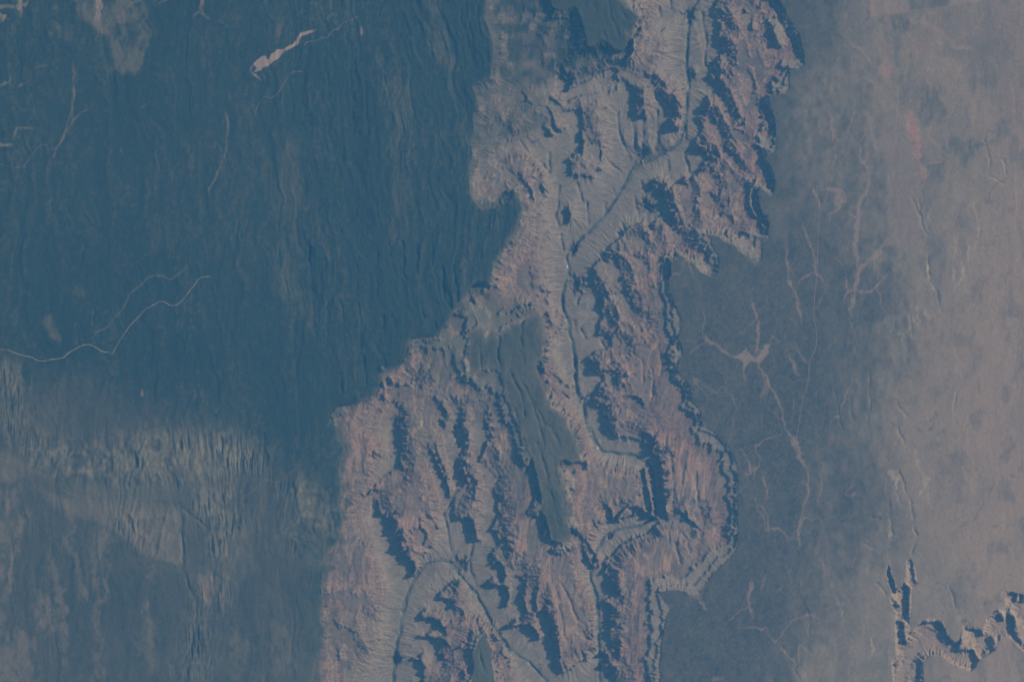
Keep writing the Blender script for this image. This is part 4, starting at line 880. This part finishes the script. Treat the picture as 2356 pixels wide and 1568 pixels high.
m = in_poly(P('E:540,990 570,960 590,950 612,925 640,975 655,985 670,1000 700,945 735,905 760,900 752,950 705,1000 695,1020 640,1015 622,1030 605,1065 592,1020'), .7).astype(np.float32)
MASK['star'] = m
mixc(m, (.205, .155, .135), .7)
for s in ('E:2040,80 2075,210 2050,300', 'E:2000,260 2012,350 2000,440', 'E:1965,360 1955,470 1920,560', 'E:1900,380 1900,500 1935,570', 'E:1750,380 1757,520 1800,572', 'E:1690,650 1702,800', 'E:1740,680 1752,745', 'E:1630,690 1640,800 1660,880',
          'E:1585,820 1605,900', 'E:1920,230 1920,360', 'E:2030,0 2040,90', 'E:1760,60 1745,215', 'E:1980,560 1960,400', 'E:1770,700 1780,760', 'E:1665,700 1680,790', 'D:1505,220 1560,400 1585,470', 'D:1680,60 1690,220 1722,300 1700,420', 'D:1720,250 1742,380 1775,460', 'D:1880,290 1885,380',
          'D:1490,600 1510,700', 'D:1940,1120 1950,1200', 'D:1180,1020 1220,1200', 'D:1380,1250 1400,1420', 'D:860,1360 900,1450', 'D:1530,250 1545,350', 'I:2220,1000 2245,1090', 'I:2150,1100 2220,1160'):
    vein(s, 1.1, (.33, .28, .21), .55, 1.8, rag=1)
region('D:1580,60 1660,40 1650,240 1600,240', (.27, .23, .18), .5, 3, 5, .6)
outside = ~MR
for s_ in (1,):
    fix = outside & M_right
    col[fix] = keep[fix] if False else col[fix]
# side canyon rock: red inner floor, grey benches
sm = M_side.astype(np.float32)
sst = [(9, (.25, .13, .11)), (12, (.24, .15, .125)), (14, (.20, .155, .125)), (17, (.24, .19, .15)), (19, (.23, .175, .14))]
for ch in range(3):
    col[..., ch] = np.where(M_side, np.interp(zz, [q[0] for q in sst], [q[1][ch] for q in sst]) * (1 + .1 * band + .08 * lic), col[..., ch])

# woods creep over the rim; slopes that face away from the sun hold more brush is left to nature: only mild noise here
col *= (1 + 0.07 * grain + 0.06 * fine)[..., None]
col = np.clip(col, .012, .8)

# ----------------------------------------------------------------------------
#  meshes: the relief is divided into landforms that meet edge to edge
# ----------------------------------------------------------------------------
def ground_material(name, rough=1.0):
    m = bpy.data.materials.new(name); m.use_nodes = True
    t = m.node_tree; b = t.nodes['Principled BSDF']
    b.inputs['Roughness'].default_value = rough
    b.inputs['Specular IOR Level'].default_value = 0.08
    a = t.nodes.new('ShaderNodeAttribute'); a.attribute_name = 'cover'
    tc = t.nodes.new('ShaderNodeTexCoord')
    n = t.nodes.new('ShaderNodeTexNoise'); n.inputs['Scale'].default_value = 0.9; n.inputs['Detail'].default_value = 5; n.inputs['Roughness'].default_value = .7
    mr = t.nodes.new('ShaderNodeMapRange'); mr.inputs['From Min'].default_value = .3; mr.inputs['From Max'].default_value = .7; mr.inputs['To Min'].default_value = .82; mr.inputs['To Max'].default_value = 1.18
    mx = t.nodes.new('ShaderNodeMix'); mx.data_type = 'RGBA'; mx.blend_type = 'MULTIPLY'; mx.inputs[0].default_value = 1
    t.links.new(tc.outputs['Object'], n.inputs['Vector']); t.links.new(n.outputs['Fac'], mr.inputs['Value'])
    t.links.new(a.outputs['Color'], mx.inputs[6]); t.links.new(mr.outputs['Result'], mx.inputs[7]); t.links.new(mx.outputs[2], b.inputs['Base Color'])
    return m


GM = ground_material('ground_cover')
VX = (PX - W0 / 2).astype(np.float32); VY = (H0 / 2 - PY).astype(np.float32)


def link(o, label, cat, kind='structure', group=None):
    sc.collection.objects.link(o)
    o['label'] = label; o['category'] = cat; o['kind'] = kind
    if group:
        o['group'] = group
    return o


def piece(mask_faces, name, label, cat, kind='structure', group=None):
    fr, fc = np.nonzero(mask_faces)
    if len(fr) == 0:
        return None
    a = fr * NX + fc
    quads = np.stack([a + NX, a + NX + 1, a + 1, a], 1)
    used, inv = np.unique(quads.ravel(), return_inverse=True)
    me = bpy.data.meshes.new(name)
    me.vertices.add(len(used)); me.loops.add(quads.size); me.polygons.add(len(quads))
    co = np.stack([VX.ravel()[used], VY.ravel()[used], Ht.ravel()[used]], 1).astype(np.float32)
    me.vertices.foreach_set('co', co.ravel())
    me.loops.foreach_set('vertex_index', inv.astype(np.int32).ravel())
    me.polygons.foreach_set('loop_start', np.arange(0, quads.size, 4, dtype=np.int32))
    me.polygons.foreach_set('loop_total', np.full(len(quads), 4, np.int32))
    at = me.color_attributes.new('cover', 'FLOAT_COLOR', 'POINT')
    c4 = np.ones((len(used), 4), np.float32); c4[:, :3] = col.reshape(-1, 3)[used]
    at.data.foreach_set('color', c4.ravel())
    me.materials.append(GM)
    me.update(calc_edges=True)
    o = bpy.data.objects.new(name, me)
    return link(o, label, cat, kind, group)


def F(m):
    return m[:-1, :-1]


taken = np.zeros((NY - 1, NX - 1), bool)


def take(m, *a, **k):
    global taken
    f = F(m) & ~taken
    taken |= f
    return piece(f, *a, **k)


take(MASK['meadow'] > .5, 'meadow', 'pale grey grassy meadow with a thin tail among the dark forest', 'meadow')
take(MASK['clearing_a'] > .5, 'clearing', 'tiny bright orange bare patch right of the pale meadow', 'clearing', group='bare orange patches in the forest')
take(MASK['clearing_b'] > .5, 'clearing', 'tiny bright orange bare patch above the striped hills, low at left', 'clearing', group='bare orange patches in the forest')
take(MASK['star'] > .5, 'dry_flat', 'star shaped pale dry flat where several washes meet right of the canyon', 'dry flat')
take((MASK['washes'] > .5) & M_right, 'dry_washes', 'pale branching dry washes across the dark scrub plain', 'wash')
take(M_finger, 'forested_headland', 'dark green wooded headland reaching into the canyon from the top edge', 'headland')
take(M_wedge, 'forested_mesa', 'long dark green wedge shaped mesa in the middle of the canyon', 'mesa')
take(M_mesa, 'scrub_mesa', 'small grey green pointed mesa at the bottom edge between two canyon arms', 'mesa')
take(M_side, 'side_canyon', 'crooked reddish side canyon with dark walls in the lower right desert', 'canyon')
take(M_left & (hill > .45), 'ridge_terrain', 'pale striped eroded ridges below the forest at lower left', 'ridges')
take(M_left & (PY > 505) & (PX < 360), 'scrub_terrain', 'brown and grey mottled scrub benches in the lower left corner', 'scrubland')
take(M_left, 'forest', 'dark blue green forest covering the high plateau on the left', 'forest', 'stuff')
gor = inside & (Hs < 2.9)
take(gor & ~M_side, 'inner_gorge', 'dark narrow inner gorge winding along the canyon floor', 'gorge')
take(inside & (PY > 400) & (Hs > 11.6), 'sandstone_terrace', 'broad orange red sandstone terraces above the lower canyon arms', 'terrace')
take(inside, 'canyon_terrain', 'layered red and grey canyon walls, ridges and benches', 'canyon')
take(M_right & (wood > .5), 'scrub_plain', 'dark juniper scrub plain along the right canyon rim', 'plain')
take(M_right, 'desert_plain', 'pale pinkish tan open desert along the right side', 'desert')

# distant ground all round
me = bpy.data.meshes.new('ground')
R = 3200.0
x0, x1, y0, y1 = float(VX.min()) + 2, float(VX.max()) - 2, float(VY.min()) + 2, float(VY.max()) - 2
vs = [(-R, -R, 8), (850, -R, 8), (850, R, 8), (-R, R, 8), (x0, y0, -4), (x1, y0, -4), (x1, y1, -4), (x0, y1, -4)]
me.from_pydata(vs, [], [(0, 1, 5, 4), (1, 2, 6, 5), (2, 3, 7, 6), (3, 0, 4, 7)])
gm = bpy.data.materials.new('outer_ground'); gm.use_nodes = True
b = gm.node_tree.nodes['Principled BSDF']; b.inputs['Roughness'].default_value = 1
n = gm.node_tree.nodes.new('ShaderNodeTexNoise'); n.inputs['Scale'].default_value = .006; n.inputs['Detail'].default_value = 9
tc = gm.node_tree.nodes.new('ShaderNodeTexCoord'); rp_ = gm.node_tree.nodes.new('ShaderNodeValToRGB')
rp_.color_ramp.elements[0].position = .38; rp_.color_ramp.elements[0].color = (.05, .055, .04, 1); rp_.color_ramp.elements[1].position = .62; rp_.color_ramp.elements[1].color = (.22, .16, .13, 1)
gm.node_tree.links.new(tc.outputs['Object'], n.inputs['Vector']); gm.node_tree.links.new(n.outputs['Fac'], rp_.inputs[0]); gm.node_tree.links.new(rp_.outputs[0], b.inputs['Base Color'])
me.materials.append(gm)
link(bpy.data.objects.new('ground', me), 'open country stretching away beyond the canyon lands', 'ground')


def simple(name, c, rough=.9, spec=.1):
    m = bpy.data.materials.new(name); m.use_nodes = True
    t = m.node_tree; b = t.nodes['Principled BSDF']
    b.inputs['Roughness'].default_value = rough; b.inputs['Specular IOR Level'].default_value = spec
    n = t.nodes.new('ShaderNodeTexNoise'); n.inputs['Scale'].default_value = .7; n.inputs['Detail'].default_value = 4
    r = t.nodes.new('ShaderNodeValToRGB')
    r.color_ramp.elements[0].position = .3; r.color_ramp.elements[0].color = (*[v * .75 for v in c], 1)
    r.color_ramp.elements[1].position = .7; r.color_ramp.elements[1].color = (*[v * 1.25 for v in c], 1)
    tc = t.nodes.new('ShaderNodeTexCoord')
    t.links.new(tc.outputs['Object'], n.inputs['Vector']); t.links.new(n.outputs['Fac'], r.inputs[0]); t.links.new(r.outputs[0], b.inputs['Base Color'])
    return m


def ribbon(s, w, name, mat, label, cat, lift=.06, rag=.15, group=None, flat=None, seed=1):
    p = smooth(P(s), 2)
    q = dense(p, step=.8)
    t = np.gradient(q, axis=0); t /= np.maximum(np.hypot(t[:, 0], t[:, 1]), 1e-6)[:, None]
    n = np.stack([-t[:, 1], t[:, 0]], 1)
    k = np.arange(len(q), dtype=np.float32)
    ww = w * (1 + rag * 2 * vnoise(k / 5, k * 0 + seed, 7))
    ww *= np.clip(np.minimum(k, k[::-1]) / 4 + .35, 0, 1)
    rowsv = []
    for f in (-1, -.33, .33, 1):
        e = q + n * (ww * f)[:, None]
        z = sample(Ht, (e[:, 0] + MX) / S, (e[:, 1] + MY) / S)
        rowsv.append((e, z))
    zc = np.max([r[1] for r in rowsv], axis=0) if flat is None else np.full(len(q), flat)
    vs = []
    for e, z in rowsv:
        zz_ = (z if flat is None else zc) + lift
        vs.append(np.stack([e[:, 0] - W0 / 2, H0 / 2 - e[:, 1], zz_], 1))
    V = np.concatenate(vs); N = len(q)
    fs = [(a * N + i, a * N + i + 1, (a + 1) * N + i + 1, (a + 1) * N + i) for a in range(3) for i in range(N - 1)]
    me = bpy.data.meshes.new(name); me.from_pydata(V.tolist(), [], [f[::-1] for f in fs])
    me.materials.append(mat)
    return link(bpy.data.objects.new(name, me), label, cat, group=group)


M_road = simple('pale_gravel', (.20, .168, .135)); M_road2 = simple('dusty_track', (.14, .115, .092)); M_dirt = simple('red_dirt', (.20, .14, .108))
M_water = simple('river_water', (.058, .088, .078), .35, .3)
ROADS = [
    ('H:-60,800 0,780 45,775 120,810 210,825 230,845 275,852 330,838 405,832 425,805 460,785 510,755 555,743 590,755 630,780 655,797 690,792', .55, M_road, 'pale road in the valley running in from the left edge'),
    ('H:705,810 750,730 790,670 830,615 870,580 915,525 950,510 1018,468 1065,500 1095,505 1145,482 1200,400 1225,375 1255,325 1330,320', .42, M_road, 'thin pale road climbing through the forest with a kink in the middle'),
    ('F:1910,290 1925,262 1990,260 2010,237 2058,242 2070,210 2100,185 2125,185 2140,150 2190,130 2205,133 2220,115 2260,98', .48, M_road2, 'wavy pale road just right of the grey meadow'),
    ('F:1600,720 1620,660 1665,600 1705,622 1760,570 1790,510 1830,450 1870,452 1900,448', .42, M_road2, 'faint zigzag road below the grey meadow'),
    ('F:1642,365 1635,410 1645,450 1667,500', .35, M_road2, 'short track crossing the lower end of the grey meadow'),
    ('F:630,210 690,150 710,118 750,112 790,70 830,20 880,10 905,-10', .5, M_road2, 'curving road on the pale mottled ground at the top left'),
    ('F:990,32 1025,10 1055,5', .5, M_road2, 'short bright road piece at the top edge left of the meadow'),
    ('F:-40,1015 0,1025 140,1062 180,1010 260,905 308,910', .32, M_road2, 'bent hairline track near the left edge'),
    ('F:418,845 365,930 330,935', .4, M_road2, 'short pale track at the lower end of a thin wash on the left'),
    ('G:1515,420 1590,370 1640,310 1680,297 1735,318 1790,285 1860,222', .38, M_road2, 'thin track over the striped ridges toward the canyon rim'),
    ('G:-40,180 0,170 60,188 130,165 160,132', .36, M_road2, 'short bent track at the left edge beside the dark wedge of scrub'),
    ('G:270,262 330,305 390,350 440,395 560,402 650,395 760,380', .32, M_road2, 'track along the upper side of the dark wedge of scrub'),
    ('G:820,430 870,412 990,410 1060,430', .3, M_road2, 'short faint track across the grey flat between the ridges'),
    ('I:1358,-40 1390,100 1400,240 1415,370 1420,480 1430,650 1400,720 1370,820 1320,895 1280,900 1240,960 1200,1030 1150,1110 1110,1230 1062,1370 E:1060,300 1050,500 1040,570 1030,740 1050,800 1050,930 1010,990 1000,1050 1005,1100 985,1180 960,1250 940,1400 920,1500', .36, M_dirt, 'long reddish dirt road running down the scrub plain from the top'),
    ('E:2030,700 2075,600 2095,500 2145,490', .4, M_road2, 'short hooked pale road on the open desert at the right'),
    ('E:680,1170 1000,1122 1140,1100', .2, M_road2, 'faint straight line crossing the plain below the star shaped flat'),
    ('I:1390,105 1480,95 1625,75 1880,40 2080,12 2400,-20', .3, M_dirt, 'straight fence line track edging the dark fields at the top right'),
    ('I:1430,650 1500,645 1590,632', .3, M_dirt, 'straight short field edge track under the pale squares at the right'),
    ('I:1480,1195 1580,1178 1700,1162', .22, M_dirt, 'faint straight track over the pale bare ground at the right'),
]
for s, w, m, lab in ROADS:
    ribbon(s, w * .68, 'dirt_road', m, lab, 'road', group='roads and tracks seen from high above')
for s, lab in ((RIVERS[0], 'dull green river at the bottom of the main canyon'), (RIVERS[1], 'dull green river bending round the lit slopes in the bottom canyon arm')):
    ribbon(s, .85, 'river', M_water, lab, 'river', flat=None, lift=.12)

# ----------------------------------------------------------------------------
#  the air
# ----------------------------------------------------------------------------
me = bpy.data.meshes.new('haze')
hx0, hx1, hy, zb, zt = -3400.0, 900.0, 3400.0, -12.0, CAM_H + 60
vs = [(x, y, z) for z in (zb, zt) for x, y in ((hx0, -hy), (hx1, -hy), (hx1, hy), (hx0, hy))]
me.from_pydata(vs, [], [(3, 2, 1, 0), (4, 5, 6, 7), (0, 1, 5, 4), (1, 2, 6, 5), (2, 3, 7, 6), (3, 0, 4, 7)])
hm = bpy.data.materials.new('haze_air'); hm.use_nodes = True
t = hm.node_tree; t.nodes.remove(t.nodes['Principled BSDF'])
pv = t.nodes.new('ShaderNodeVolumePrincipled')
pv.inputs['Color'].default_value = (*HAZE_COLOR, 1)
pv.inputs['Absorption Color'].default_value = (1, 1, 1, 1)
pv.inputs['Density'].default_value = HAZE_DENSITY
pv.inputs['Anisotropy'].default_value = 0.2
t.links.new(pv.outputs[0], t.nodes['Material Output'].inputs['Volume'])
me.materials.append(hm)
hz = bpy.data.objects.new('haze', me)
sc.collection.objects.link(hz)
hz['label'] = 'thin blue haze of the air over the whole landscape'; hz['category'] = 'haze'; hz['kind'] = 'stuff'
